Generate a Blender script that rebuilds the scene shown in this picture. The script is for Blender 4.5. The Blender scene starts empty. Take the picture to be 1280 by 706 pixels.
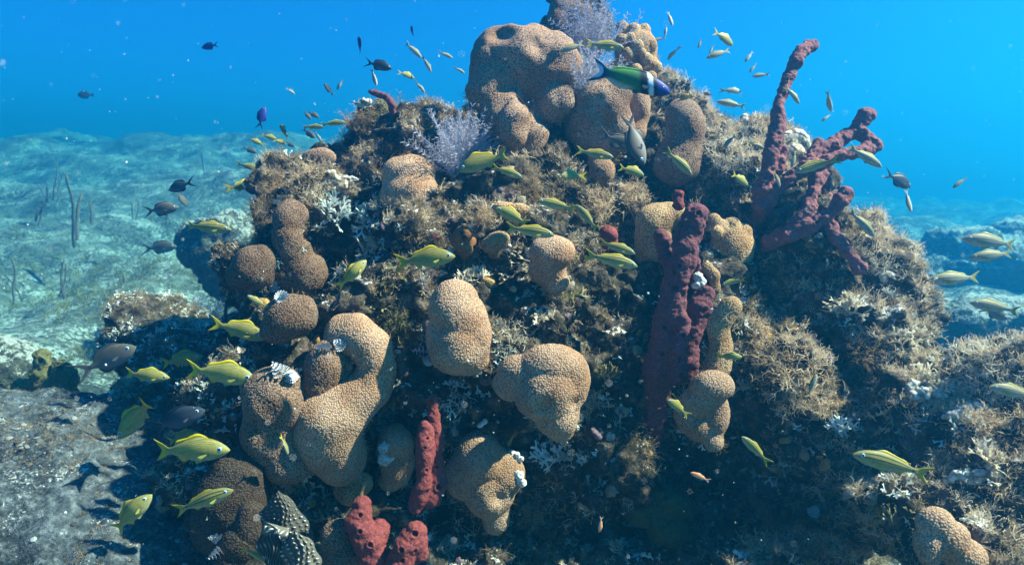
import bpy, bmesh, math, random
import numpy as np
from mathutils import Vector, Matrix
from mathutils.bvhtree import BVHTree

random.seed(7)
rng = np.random.default_rng(7)
sc = bpy.context.scene
COL = sc.collection
rad = math.radians

# ------------------------------------------------------------------ camera
F_PX, W_PX, H_PX = 790.0, 1280.0, 706.0
CAM = Vector((0.0, 0.0, 1.4))
PITCH = rad(-9.0)
cd = bpy.data.cameras.new("camera")
cam = bpy.data.objects.new("camera", cd)
COL.objects.link(cam)
cam.location = CAM
cam.rotation_euler = (rad(90) + PITCH, 0, 0)
cd.sensor_width = 36.0
cd.lens = 36.0 * F_PX / W_PX
cd.dof.use_dof = True
cd.dof.focus_distance = 1.75
cd.dof.aperture_fstop = 4.0
cd.clip_start = 0.02
cd.clip_end = 500
sc.camera = cam
CR = Vector((1, 0, 0))
CF = Vector((0, math.cos(PITCH), math.sin(PITCH)))
CU = Vector((0, -math.sin(PITCH), math.cos(PITCH)))


def P(px, py, d):
    """world point seen at photo pixel (px, py), d metres in front of the camera"""
    return CAM + CR * ((px - W_PX / 2) / F_PX * d) + CU * (-(py - H_PX / 2) / F_PX * d) + CF * d


# ------------------------------------------------------------------ light
SUN_DIR = Vector((0.68, -0.02, 0.73)).normalized()     # towards the sun
SUN_EL = math.asin(SUN_DIR.z)
SUN_AZ = math.atan2(SUN_DIR.x, SUN_DIR.y)
w = bpy.data.worlds.new("World")
sc.world = w
w.use_nodes = True
nt = w.node_tree
nt.nodes.clear()
sky = nt.nodes.new("ShaderNodeTexSky")
sky.sky_type = 'NISHITA'
sky.sun_disc = False
sky.sun_elevation = SUN_EL
sky.sun_rotation = SUN_AZ
tint = nt.nodes.new("ShaderNodeMix")
tint.data_type = 'RGBA'
tint.blend_type = 'MULTIPLY'
tint.inputs[0].default_value = 1.0
tint.inputs[7].default_value = (0.035, 0.42, 0.92, 1)     # daylight filtered by the water column
bg = nt.nodes.new("ShaderNodeBackground")
bg.inputs[1].default_value = 0.046
wo = nt.nodes.new("ShaderNodeOutputWorld")
nt.links.new(sky.outputs[0], tint.inputs[6])
nt.links.new(tint.outputs[2], bg.inputs[0])
nt.links.new(bg.outputs[0], wo.inputs[0])
sl = bpy.data.lights.new("sun", 'SUN')
sl.energy = 5.0
sl.angle = rad(0.9)
sl.color = (1.0, 0.70, 0.56)
so = bpy.data.objects.new("sun", sl)
COL.objects.link(so)
so.rotation_euler = SUN_DIR.to_track_quat('Z', 'Y').to_euler()
sc.view_settings.view_transform = 'Standard'
sc.view_settings.look = 'None'
sc.view_settings.exposure = 2.5
sc.view_settings.gamma = 1.0
sc.view_settings.use_curve_mapping = False
sc.render.engine = 'CYCLES'
sc.cycles.use_denoising = True
sc.cycles.max_bounces = 5
sc.cycles.diffuse_bounces = 2
sc.cycles.glossy_bounces = 1
sc.cycles.transmission_bounces = 2
sc.cycles.transparent_max_bounces = 6
sc.cycles.volume_bounces = 3
sc.cycles.use_adaptive_sampling = True
sc.cycles.adaptive_threshold = 0.02
sc.cycles.caustics_reflective = False
sc.cycles.caustics_refractive = False


# ------------------------------------------------------------------ numpy noise
def _hash(ix, iy, iz, seed):
    h = (ix.astype(np.int64) * 374761393 + iy.astype(np.int64) * 668265263 + iz.astype(np.int64) * 2147483647 + seed * 974711)
    h = (h ^ (h >> 13)) * 1274126177
    h = h & 0x7fffffff
    h = (h ^ (h >> 16)) & 0xffffff
    return h.astype(np.float64) / 0xffffff


def vnoise(p, seed=0):
    """smooth value noise in [-1, 1] at points p (n, 3)"""
    i = np.floor(p)
    f = p - i
    f = f * f * f * (f * (f * 6 - 15) + 10)
    ix, iy, iz = i[:, 0], i[:, 1], i[:, 2]
    out = 0
    for dx in (0, 1):
        wx = f[:, 0] if dx else 1 - f[:, 0]
        for dy in (0, 1):
            wy = f[:, 1] if dy else 1 - f[:, 1]
            for dz in (0, 1):
                wz = f[:, 2] if dz else 1 - f[:, 2]
                out = out + wx * wy * wz * _hash(ix + dx, iy + dy, iz + dz, seed)
    return out * 2 - 1


def fbm(p, octs, seed=0):
    r = 0
    for k, (fr, am) in enumerate(octs):
        r = r + am * vnoise(p * fr + k * 17.3, seed + k)
    return r


# ------------------------------------------------------------------ objects
def tag(o, label=None, cat=None, group=None, kind=None):
    if label: o["label"] = label
    if cat: o["category"] = cat
    if group: o["group"] = group
    if kind: o["kind"] = kind
    return o


def link(name, mesh, mat=None, parent=None, loc=None):
    o = bpy.data.objects.new(name, mesh)
    COL.objects.link(o)
    if mat is not None and len(mesh.materials) == 0:
        mesh.materials.append(mat)
    if parent is not None: o.parent = parent
    if loc is not None: o.location = loc
    return o


def empty(name, loc):
    o = bpy.data.objects.new(name, None)
    COL.objects.link(o)
    o.location = loc
    o.empty_display_size = 0.02
    return o


def mesh_np(name, v, f, smooth=True):
    """v (n,3), f (m,4) or (m,3) arrays -> mesh"""
    v = np.asarray(v, dtype=np.float32)
    f = np.asarray(f, dtype=np.int32)
    m = bpy.data.meshes.new(name)
    k = f.shape[1]
    m.vertices.add(len(v))
    m.vertices.foreach_set("co", v.ravel())
    m.loops.add(len(f) * k)
    m.loops.foreach_set("vertex_index", f.ravel())
    m.polygons.add(len(f))
    m.polygons.foreach_set("loop_start", np.arange(0, len(f) * k, k, dtype=np.int32))
    m.polygons.foreach_set("loop_total", np.full(len(f), k, dtype=np.int32))
    if smooth:
        m.polygons.foreach_set("use_smooth", np.ones(len(f), dtype=bool))
    m.update(calc_edges=True)
    m.validate()
    return m


_sp = None


def unit_sphere():
    global _sp
    if _sp is None:
        bm = bmesh.new()
        bmesh.ops.create_icosphere(bm, subdivisions=3, radius=1)
        bm.verts.ensure_lookup_table()
        _sp = (np.array([x.co[:] for x in bm.verts]), np.array([[q.index for q in f.verts] for f in bm.faces]))
        bm.free()
    return _sp


CAMROT = np.array([CR[:], CF[:], CU[:]])      # rows: local x, y (depth), z (up)


def blob_mesh(name, balls, voxel, smooth_iter=6, factor=0.5, rot=None):
    """balls: (centre, (rx, ry, rz)); union of ellipsoids, fused and smoothed"""
    sv, sf = unit_sphere()
    vs, fs, n = [], [], 0
    R = CAMROT if rot is None else rot
    for c, r in balls:
        vv = (sv * np.array(r)) @ R + np.array(c)
        vs.append(vv)
        fs.append(sf + n)
        n += len(vv)
    m = mesh_np(name, np.concatenate(vs), np.concatenate(fs))
    o = bpy.data.objects.new("tmp", m)
    COL.objects.link(o)
    md = o.modifiers.new("r", 'REMESH')
    md.mode = 'VOXEL'
    md.voxel_size = voxel
    md.adaptivity = 0
    md.use_smooth_shade = True
    if smooth_iter:
        s = o.modifiers.new("s", 'SMOOTH')
        s.factor = factor
        s.iterations = smooth_iter
    dg = bpy.context.evaluated_depsgraph_get()
    dg.update()
    out = bpy.data.meshes.new_from_object(o.evaluated_get(dg))
    out.name = name
    bpy.data.objects.remove(o)
    bpy.data.meshes.remove(m)
    out.polygons.foreach_set("use_smooth", np.ones(len(out.polygons), dtype=bool))
    return out


def keep_largest(me):
    """drop stray crumbs so the mesh is one piece"""
    bm_ = bmesh.new()
    bm_.from_mesh(me)
    left, best = set(bm_.verts), []
    while left:
        st = [left.pop()]
        isl = [st[0]]
        while st:
            for e_ in st.pop().link_edges:
                for q in e_.verts:
                    if q in left:
                        left.discard(q)
                        st.append(q)
                        isl.append(q)
        if len(isl) > len(best): best = isl
    keep = set(best)
    bmesh.ops.delete(bm_, geom=[q for q in bm_.verts if q not in keep], context='VERTS')
    bm_.to_mesh(me)
    bm_.free()
    me.update()


def get_vn(m):
    n = len(m.vertices)
    v = np.empty(n * 3, dtype=np.float32)
    m.vertices.foreach_get("co", v)
    no = np.empty(n * 3, dtype=np.float32)
    m.vertex_normals.foreach_get("vector", no)
    return v.reshape(-1, 3).astype(np.float64), no.reshape(-1, 3).astype(np.float64)


def set_v(m, v):
    m.vertices.foreach_set("co", np.asarray(v, dtype=np.float32).ravel())
    m.update()


def displace(m, octs, seed=0, world=None):
    v, n = get_vn(m)
    q = v if world is None else v + np.array(world)
    set_v(m, v + n * fbm(q, octs, seed)[:, None])


def chain(pts, radii, step=0.5):
    """spheres along a polyline"""
    out = []
    for (a, ra), (b, rb) in zip(zip(pts[:-1], radii[:-1]), zip(pts[1:], radii[1:])):
        a, b = Vector(a), Vector(b)
        L = (b - a).length
        k = max(1, int(L / (step * min(ra, rb))))
        for i in range(k + 1):
            t = i / k
            r = ra + (rb - ra) * t
            out.append((tuple(a.lerp(b, t)), (r, r, r)))
    return out


# ------------------------------------------------------------------ materials
def new_mat(name):
    m = bpy.data.materials.new(name)
    m.use_nodes = True
    t = m.node_tree
    b = t.nodes["Principled BSDF"]
    b.inputs["Roughness"].default_value = 0.85
    b.inputs["Specular IOR Level"].default_value = 0.15
    return m, t, b


def N(t, kind, **kw):
    n = t.nodes.new(kind)
    for k, v in kw.items():
        if k.startswith("i_"):
            key = k[2:].replace("_", " ")
            n.inputs[key].default_value = v
        else:
            setattr(n, k, v)
    return n


def ramp(t, src, stops, interp='LINEAR'):
    r = t.nodes.new("ShaderNodeValToRGB")
    r.color_ramp.interpolation = interp
    e = r.color_ramp.elements
    e[0].position, e[0].color = stops[0][0], (*stops[0][1], 1)
    e[1].position, e[1].color = stops[-1][0], (*stops[-1][1], 1)
    for p, c in stops[1:-1]:
        x = e.new(p)
        x.color = (*c, 1)
    t.links.new(src, r.inputs[0])
    return r.outputs[0]


def mix(t, fac, a, b, blend='MIX'):
    n = t.nodes.new("ShaderNodeMix")
    n.data_type = 'RGBA'
    n.blend_type = blend
    for s, i in ((fac, 0), (a, 6), (b, 7)):
        if isinstance(s, (int, float)): n.inputs[i].default_value = s
        elif isinstance(s, tuple): n.inputs[i].default_value = (*s, 1)
        else: t.links.new(s, n.inputs[i])
    return n.outputs[2]


def math_n(t, op, a, b=0.0, c=None):
    n = t.nodes.new("ShaderNodeMath")
    n.operation = op
    for s, i in ((a, 0), (b, 1), (c, 2)):
        if s is None: continue
        if isinstance(s, (int, float)): n.inputs[i].default_value = s
        else: t.links.new(s, n.inputs[i])
    return n.outputs[0]


def noise(t, vec, scale, detail=4, rough=0.6):
    n = N(t, "ShaderNodeTexNoise", i_Scale=scale, i_Detail=detail, i_Roughness=rough)
    t.links.new(vec, n.inputs["Vector"])
    return n.outputs[0]


def coords(t, world=True):
    if world:
        return t.nodes.new("ShaderNodeNewGeometry").outputs["Position"]
    return t.nodes.new("ShaderNodeTexCoord").outputs["Object"]


def coral_mat(name, groove, mid, crest, scale=200.0, height=0.0014, patch=(0.30, 0.20, 0.11)):
    m, t, b = new_mat(name)
    v = coords(t, False)
    vo = N(t, "ShaderNodeTexVoronoi", feature='F1', i_Scale=scale, i_Randomness=0.75)
    t.links.new(v, vo.inputs["Vector"])
    d = vo.outputs["Distance"]
    big = noise(t, v, 9, 3)
    fine = noise(t, v, 160, 2)
    col = ramp(t, d, [(0.0, mid), (0.14, crest), (0.45, mid), (0.72, groove)])
    blot = ramp(t, big, [(0.42, (0, 0, 0)), (0.62, (1, 1, 1))])
    col = mix(t, math_n(t, 'MULTIPLY', blot, 0.55), col, mix(t, 1.0, col, tuple(2.0 * x for x in patch), 'MULTIPLY'))
    sc_ = ramp(t, noise(t, v, 21, 4, 0.7), [(0.60, (0, 0, 0)), (0.68, (1, 1, 1))])       # silted scars
    col = mix(t, math_n(t, 'MULTIPLY', sc_, 0.5), col, tuple(0.45 * (x + 0.19) for x in mid))
    oi = t.nodes.new("ShaderNodeObjectInfo")
    hs = t.nodes.new("ShaderNodeHueSaturation")
    hs.inputs["Saturation"].default_value = 1.0
    t.links.new(math_n(t, 'MULTIPLY_ADD', oi.outputs["Random"], 0.35, 0.82), hs.inputs["Value"])
    t.links.new(col, hs.inputs["Color"])
    col = hs.outputs[0]
    t.links.new(col, b.inputs["Base Color"])
    h = ramp(t, d, [(0.0, (0.55,) * 3), (0.10, (0.75,) * 3), (0.2, (1,) * 3), (0.40, (0.72,) * 3), (0.65, (0,) * 3)])
    h = math_n(t, 'ADD', h, math_n(t, 'MULTIPLY', fine, 0.35))
    dn = N(t, "ShaderNodeDisplacement", i_Midlevel=0.6, i_Scale=height)
    t.links.new(h, dn.inputs["Height"])
    t.links.new(dn.outputs[0], t.nodes["Material Output"].inputs["Displacement"])
    m.displacement_method = 'BOTH'
    return m


M = {}
M["coral_tan"] = coral_mat("coral_tan", (0.20, 0.12, 0.078), (0.37, 0.225, 0.145), (0.48, 0.315, 0.21))
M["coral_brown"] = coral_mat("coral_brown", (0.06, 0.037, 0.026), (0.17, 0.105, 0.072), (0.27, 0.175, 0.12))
M["coral_shaded"] = coral_mat("coral_shaded", (0.02, 0.014, 0.01), (0.055, 0.038, 0.028), (0.085, 0.06, 0.045))  # darkened brown coral: the lower left shade is put into the colour
M["coral_top"] = coral_mat("coral_top", (0.09, 0.053, 0.036), (0.29, 0.18, 0.125), (0.43, 0.28, 0.20), scale=215, height=0.0013)
M["coral_mustard"] = coral_mat("coral_mustard", (0.18, 0.105, 0.05), (0.40, 0.25, 0.13), (0.50, 0.33, 0.19), scale=205, height=0.0013)
M["coral_pale"] = coral_mat("coral_pale", (0.20, 0.17, 0.13), (0.52, 0.48, 0.40), (0.75, 0.72, 0.66), scale=60, height=0.003)


def sponge_mat(name, dark, mid, light, scale=140):
    m, t, b = new_mat(name)
    v = coords(t, False)
    n1 = noise(t, v, scale, 3, 0.7)
    n2 = noise(t, v, 14, 3)
    col = ramp(t, n1, [(0.30, dark), (0.5, mid), (0.72, light)])
    silt = ramp(t, noise(t, v, 38, 4, 0.7), [(0.60, (0, 0, 0)), (0.70, (1, 1, 1))])
    col = mix(t, math_n(t, 'MULTIPLY', silt, 0.14), col, tuple(0.5 * x + 0.16 for x in light))
    col = mix(t, math_n(t, 'MULTIPLY', n2, 0.5), col, mid)
    sp = N(t, "ShaderNodeTexVoronoi", i_Scale=55.0)
    t.links.new(v, sp.inputs["Vector"])
    speck = ramp(t, sp.outputs["Distance"], [(0.05, (1, 1, 1)), (0.13, (0, 0, 0))])
    col = mix(t, math_n(t, 'MULTIPLY', speck, 0.7), col, tuple(x * 0.25 for x in dark))
    t.links.new(col, b.inputs["Base Color"])
    bp = N(t, "ShaderNodeBump", i_Strength=0.8, i_Distance=0.006)
    t.links.new(n1, bp.inputs["Height"])
    t.links.new(bp.outputs[0], b.inputs["Normal"])
    return m


M["sponge_maroon"] = sponge_mat("sponge_maroon", (0.06, 0.02, 0.027), (0.125, 0.04, 0.048), (0.21, 0.078, 0.085))
M["sponge_rope"] = sponge_mat("sponge_rope", (0.09, 0.032, 0.038), (0.185, 0.066, 0.07), (0.32, 0.128, 0.122))
M["sponge_red"] = sponge_mat("sponge_red", (0.085, 0.016, 0.017), (0.175, 0.036, 0.034), (0.30, 0.085, 0.078), 180)
M["sponge_orange"] = sponge_mat("sponge_orange", (0.07, 0.025, 0.01), (0.19, 0.08, 0.03), (0.30, 0.14, 0.06))
M["sponge_olive"] = sponge_mat("sponge_olive", (0.05, 0.045, 0.015), (0.11, 0.095, 0.035), (0.17, 0.15, 0.07), 90)
M["sponge_olive_shaded"] = sponge_mat("sponge_olive_shaded", (0.025, 0.022, 0.008), (0.055, 0.048, 0.016), (0.09, 0.08, 0.03), 90)  # darker copy of the olive sponge, cave shade put into its colour


def rock_mat(name, a, bcol, c, white=(0.62, 0.58, 0.55), white_at=0.60, sand_up=0.5, scale=1.0, pink=True):
    m, t, b = new_mat(name)
    v = coords(t)
    n1 = noise(t, v, 26 * scale, 5, 0.65)
    n2 = noise(t, v, 7 * scale, 4, 0.6)
    n3 = noise(t, v, 75 * scale, 3, 0.7)
    n4 = noise(t, v, 3.1 * scale, 2, 0.5)
    col = ramp(t, n1, [(0.3, a), (0.5, bcol), (0.68, c)])
    if pink:
        pk = ramp(t, noise(t, v, 11 * scale, 3), [(0.56, (0, 0, 0)), (0.64, (1, 1, 1))])
        col = mix(t, math_n(t, 'MULTIPLY', pk, 0.3), col, (0.20, 0.13, 0.13))
    geo = t.nodes.new("ShaderNodeNewGeometry")
    sx = t.nodes.new("ShaderNodeSeparateXYZ")
    t.links.new(geo.outputs["Normal"], sx.inputs[0])
    up = math_n(t, 'MULTIPLY', math_n(t, 'MAXIMUM', sx.outputs[2], 0.0), sand_up * 0.35)
    wsum = math_n(t, 'ADD', math_n(t, 'MULTIPLY', math_n(t, 'ADD', n2, n3), 0.5), up)
    wm = ramp(t, wsum, [(white_at, (0, 0, 0)), (white_at + 0.07, (1, 1, 1))])
    col = mix(t, wm, col, white)
    dk = ramp(t, math_n(t, 'ADD', math_n(t, 'MULTIPLY', n4, 0.5), math_n(t, 'MULTIPLY', n3, 0.5)), [(0.40, (0.35,) * 3), (0.52, (1,) * 3)])
    col = mix(t, 1.0, col, dk, 'MULTIPLY')
    t.links.new(col, b.inputs["Base Color"])
    b.inputs["Roughness"].default_value = 0.95
    hh = math_n(t, 'ADD', math_n(t, 'MULTIPLY', n1, 0.6), math_n(t, 'MULTIPLY', n3, 0.4))
    bp = N(t, "ShaderNodeBump", i_Strength=1.0, i_Distance=0.02 / scale)
    t.links.new(hh, bp.inputs["Height"])
    t.links.new(bp.outputs[0], b.inputs["Normal"])
    return m


M["reef_rock"] = rock_mat("reef_rock", (0.010, 0.009, 0.007), (0.045, 0.035, 0.024), (0.17, 0.13, 0.09), white_at=0.70)
M["slab"] = rock_mat("slab", (0.014, 0.017, 0.020), (0.055, 0.064, 0.074), (0.15, 0.165, 0.18), white=(.40,.41,.42), white_at=0.645, sand_up=0.2, scale=1.5, pink=False)
M["boulder"] = rock_mat("boulder", (0.025, 0.026, 0.02), (0.065, 0.065, 0.05), (0.16, 0.155, 0.12), white=(.32,.32,.29), white_at=0.62, sand_up=0.6, scale=0.5, pink=False)
M["sand"] = rock_mat("sand", (0.03, 0.033, 0.028), (0.105, 0.105, 0.09), (0.20, 0.195, 0.17), white=(0.38, 0.37, 0.34), white_at=0.58, sand_up=0.2, scale=0.42, pink=False)


def leaf_mat(name, lo, hi, trans=0.4):
    """algae: colour differs from sprig to sprig (attribute 'tone')"""
    m, t, b = new_mat(name)
    at = t.nodes.new("ShaderNodeAttribute")
    at.attribute_name = "tone"
    oi = t.nodes.new("ShaderNodeObjectInfo")
    k = math_n(t, 'FRACT', math_n(t, 'ADD', at.outputs["Fac"], math_n(t, 'MULTIPLY', oi.outputs["Random"], 0.5)))
    col = ramp(t, k, [(0.0, lo), (1.0, hi)])
    t.links.new(col, b.inputs["Base Color"])
    tr = t.nodes.new("ShaderNodeBsdfTranslucent")
    t.links.new(col, tr.inputs[0])
    ms = t.nodes.new("ShaderNodeMixShader")
    ms.inputs[0].default_value = trans
    t.links.new(b.outputs[0], ms.inputs[1])
    t.links.new(tr.outputs[0], ms.inputs[2])
    t.links.new(ms.outputs[0], t.nodes["Material Output"].inputs[0])
    return m


M["algae_brown"] = leaf_mat("algae_brown", (0.17, 0.11, 0.055), (0.48, 0.32, 0.18))
M["algae_tan"] = leaf_mat("algae_tan", (0.40, 0.27, 0.15), (0.82, 0.62, 0.42))
M["algae_pale"] = leaf_mat("algae_pale", (0.46, 0.37, 0.25), (0.86, 0.76, 0.62))
M["algae_white"] = leaf_mat("algae_white", (0.32, 0.40, 0.38), (0.72, 0.78, 0.76))
M["algae_olive"] = leaf_mat("algae_olive", (0.15, 0.13, 0.05), (0.38, 0.32, 0.16))
M["plume"] = leaf_mat("plume", (0.27, 0.25, 0.33), (0.60, 0.57, 0.66), .35)


# ------------------------------------------------------------------ fish skins
def fish_mat(name, build, rough=0.5, spec=0.15):
    m, t, b = new_mat(name)
    b.inputs["Roughness"].default_value = rough
    b.inputs["Specular IOR Level"].default_value = spec
    uv = t.nodes.new("ShaderNodeUVMap")
    uv.uv_map = "UVMap"
    sx = t.nodes.new("ShaderNodeSeparateXYZ")
    t.links.new(uv.outputs[0], sx.inputs[0])
    at = t.nodes.new("ShaderNodeAttribute")
    at.attribute_name = "fin"
    col = build(t, sx.outputs[0], sx.outputs[1], at.outputs["Fac"])
    oi = t.nodes.new("ShaderNodeObjectInfo")
    hs = t.nodes.new("ShaderNodeHueSaturation")
    t.links.new(math_n(t, 'MULTIPLY_ADD', oi.outputs["Random"], 0.35, 0.82), hs.inputs["Value"])
    t.links.new(col, hs.inputs["Color"])
    t.links.new(hs.outputs[0], b.inputs["Base Color"])
    return m


def band(t, x, c, wd, soft=0.02):
    """1 inside |x-c|<wd"""
    d = math_n(t, 'ABSOLUTE', math_n(t, 'SUBTRACT', x, c))
    return ramp(t, math_n(t, 'MULTIPLY', d, 1.0), [(max(0.0, wd - soft), (1, 1, 1)), (wd + soft, (0, 0, 0))])


def uv_vec(t):
    n = t.nodes.new("ShaderNodeUVMap")
    n.uv_map = "UVMap"
    return n.outputs[0]


def grunt_build(back, side, belly, fin, lines, dark, fine=0.5):
    def f(t, u, v, fm):
        col = ramp(t, v, [(0.10, belly), (0.38, side), (0.72, side), (0.95, back)])
        # fine bluish scale lines
        wv = N(t, "ShaderNodeTexWave", wave_type='BANDS', bands_direction='Y', i_Scale=4.2, i_Distortion=0.6)
        mp = t.nodes.new("ShaderNodeCombineXYZ")
        t.links.new(math_n(t, 'MULTIPLY', u, 0.6), mp.inputs[0])
        t.links.new(math_n(t, 'ADD', v, math_n(t, 'MULTIPLY', u, 0.25)), mp.inputs[1])
        t.links.new(mp.outputs[0], wv.inputs["Vector"])
        ln = ramp(t, wv.outputs["Fac"], [(0.55, (0, 0, 0)), (0.8, (1, 1, 1))])
        col = mix(t, math_n(t, 'MULTIPLY', ln, fine), col, (0.42, 0.50, 0.46))
        for c, wd in lines:
            col = mix(t, math_n(t, 'MULTIPLY', band(t, v, c, wd), dark), col, (0.015, 0.015, 0.012))
        spot = math_n(t, 'MULTIPLY', band(t, u, 0.765, 0.02, 0.01), band(t, v, 0.55, 0.16, 0.05))
        col = mix(t, math_n(t, 'MULTIPLY', spot, dark), col, (0.02, 0.02, 0.015))
        # operculum edge
        op = math_n(t, 'MULTIPLY', band(t, u, 0.235, 0.006, 0.006), band(t, v, 0.45, 0.25, 0.05))
        col = mix(t, math_n(t, 'MULTIPLY', op, 0.45), col, (0.07, 0.07, 0.02))
        sv_ = N(t, "ShaderNodeTexVoronoi", i_Scale=1.0, i_Randomness=0.35)
        mp2 = t.nodes.new("ShaderNodeCombineXYZ")
        t.links.new(math_n(t, 'MULTIPLY', u, 46.0), mp2.inputs[0])
        t.links.new(math_n(t, 'MULTIPLY', v, 17.0), mp2.inputs[1])
        t.links.new(mp2.outputs[0], sv_.inputs["Vector"])
        col = mix(t, 1.0, col, ramp(t, sv_.outputs["Distance"], [(0.25, (1.08,) * 3), (0.75, (.68,) * 3)]), 'MULTIPLY')
        bl = noise(t, uv_vec(t), 9, 3)
        col = mix(t, 1.0, col, ramp(t, bl, [(0.35, (.78,) * 3), (0.65, (1.12,) * 3)]), 'MULTIPLY')
        ry = N(t, "ShaderNodeTexWave", wave_type='BANDS', bands_direction='X', i_Scale=16.0, i_Distortion=1.0)
        t.links.new(uv_vec(t), ry.inputs["Vector"])
        finc = mix(t, 1.0, fin, ramp(t, ry.outputs["Fac"], [(0.2, (.55,) * 3), (0.7, (1.1,) * 3)]), 'MULTIPLY')
        return mix(t, fm, col, finc)
    return f


M["grunt"] = fish_mat("grunt", grunt_build((0.17, 0.14, 0.014), (0.26, 0.215, 0.025), (0.31, 0.285, 0.13), (0.46, 0.36, 0.012), [], 0.0, .22))
M["striped_grunt"] = fish_mat("striped_grunt", grunt_build((0.18, 0.15, 0.02), (0.27, 0.235, 0.05), (0.36, 0.34, 0.20), (0.40, 0.31, 0.02), [(0.58, 0.04), (0.82, 0.035)], 0.92, 0.2))
M["pale_grunt"] = fish_mat("pale_grunt", grunt_build((0.22, 0.18, 0.06), (0.34, 0.29, 0.19), (0.44, 0.38, 0.34), (0.32, 0.28, 0.08), [(0.62, 0.035)], 0.75, 0.12))
M["silver"] = fish_mat("silver", grunt_build((0.24, 0.23, 0.13), (0.40, 0.37, 0.29), (0.54, 0.50, 0.46), (0.36, 0.34, 0.20), [(0.62, 0.03)], 0.25, 0.1))


def plain_build(back, belly, fin):
    def f(t, u, v, fm):
        col = ramp(t, v, [(0.15, belly), (0.75, back)])
        return mix(t, fm, col, fin)
    return f


M["chromis"] = fish_mat("chromis", plain_build((0.022, 0.03, 0.045), (0.07, 0.08, 0.11), (0.012, 0.015, 0.025)))
M["grey_chromis"] = fish_mat("grey_chromis", plain_build((0.085, 0.075, 0.06), (0.16, 0.145, 0.135), (0.05, 0.05, 0.055)))
M["blue_chromis"] = fish_mat("blue_chromis", plain_build((0.01, 0.012, 0.10), (0.02, 0.03, 0.24), (0.008, 0.01, 0.08)))
M["brown_damsel"] = fish_mat("brown_damsel", plain_build((0.20, 0.10, 0.02), (0.45, 0.24, 0.04), (0.45, 0.26, 0.04)))
M["orange_goby"] = fish_mat("orange_goby", plain_build((0.50, 0.16, 0.05), (0.60, 0.35, 0.25), (0.5, 0.35, 0.3)))


def wrasse_build(t, u, v, fm):
    wob = math_n(t, 'MULTIPLY', math_n(t, 'SUBTRACT', noise(t, uv_vec(t), 14, 3), 0.5), 0.06)
    uu = math_n(t, 'ADD', math_n(t, 'ADD', u, wob), math_n(t, 'MULTIPLY', math_n(t, 'SUBTRACT', v, 0.5), -0.09))
    col = ramp(t, uu, [(0.0, (0.012, 0.03, 0.20)), (0.155, (0.012, 0.03, 0.20)), (0.19, (0.005, 0.006, 0.02)), (0.215, (0.005, 0.006, 0.02)), (0.235, (0.50, 0.62, 0.70)),
                       (0.275, (0.50, 0.62, 0.70)), (0.30, (0.004, 0.006, 0.012)), (0.365, (0.004, 0.006, 0.012)), (0.405, (0.03, 0.12, 0.035)), (0.60, (0.05, 0.17, 0.03)),
                       (0.74, (0.03, 0.10, 0.05)), (0.82, (0.02, 0.03, 0.10)), (0.88, (0.02, 0.03, 0.08))])
    mid = math_n(t, 'MULTIPLY', band(t, v, 0.5, 0.30, 0.08), ramp(t, u, [(0.86, (0, 0, 0)), (0.90, (1, 1, 1))]))
    col = mix(t, mid, col, (0.55, 0.60, 0.68))
    belly = ramp(t, v, [(0.05, (1, 1, 1)), (0.22, (0, 0, 0))])
    bm = math_n(t, 'MULTIPLY', belly, ramp(t, u, [(0.40, (0, 0, 0)), (0.5, (1, 1, 1)), (0.75, (1, 1, 1)), (0.82, (0, 0, 0))]))
    col = mix(t, math_n(t, 'MULTIPLY', bm, 0.7), col, (0.45, 0.52, 0.50))
    sv_ = N(t, "ShaderNodeTexVoronoi", i_Scale=1.0, i_Randomness=0.35)
    mp2 = t.nodes.new("ShaderNodeCombineXYZ")
    t.links.new(math_n(t, 'MULTIPLY', u, 50.0), mp2.inputs[0])
    t.links.new(math_n(t, 'MULTIPLY', v, 14.0), mp2.inputs[1])
    t.links.new(mp2.outputs[0], sv_.inputs["Vector"])
    return mix(t, 1.0, col, ramp(t, sv_.outputs["Distance"], [(0.25, (1.1,) * 3), (0.75, (.6,) * 3)]), 'MULTIPLY')


M["wrasse"] = fish_mat("wrasse", wrasse_build)

m, t, b = new_mat("fish_eye")
b.inputs["Roughness"].default_value = 0.15
b.inputs["Specular IOR Level"].default_value = 0.6
v = t.nodes.new("ShaderNodeTexCoord").outputs["Object"]
sx = t.nodes.new("ShaderNodeSeparateXYZ")
t.links.new(v, sx.inputs[0])
rr = math_n(t, 'SQRT', math_n(t, 'ADD', math_n(t, 'POWER', sx.outputs[0], 2.0), math_n(t, 'POWER', sx.outputs[2], 2.0)))
t.links.new(ramp(t, rr, [(0.50, (0.006, 0.008, 0.015)), (0.54, (0.45, 0.60, 0.75)), (0.80, (0.35, 0.50, 0.62)), (0.95, (0.10, 0.14, 0.16))]), b.inputs["Base Color"])
M["fish_eye"] = m
m, t, b = new_mat("grunt_fin")
b.inputs["Base Color"].default_value = (0.30, 0.28, 0.06, 1)
M["grunt_fin"] = m
m, t, b = new_mat("dusky_fin")
b.inputs["Base Color"].default_value = (0.06, 0.06, 0.07, 1)
M["dusky_fin"] = m
m, t, b = new_mat("particle")
b.inputs["Base Color"].default_value = (0.75, 0.78, 0.78, 1)
M["particle"] = m
m, t, b = new_mat("white_shell")
v = coords(t, False)
t.links.new(ramp(t, noise(t, v, 120, 3), [(0.35, (0.30, 0.28, 0.24)), (0.6, (0.62, 0.60, 0.56))]), b.inputs["Base Color"])
M["white_shell"] = m
m, t, b = new_mat("worm_plume")
uv = t.nodes.new("ShaderNodeUVMap")
uv.uv_map = "UVMap"
sx = t.nodes.new("ShaderNodeSeparateXYZ")
t.links.new(uv.outputs[0], sx.inputs[0])
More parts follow.
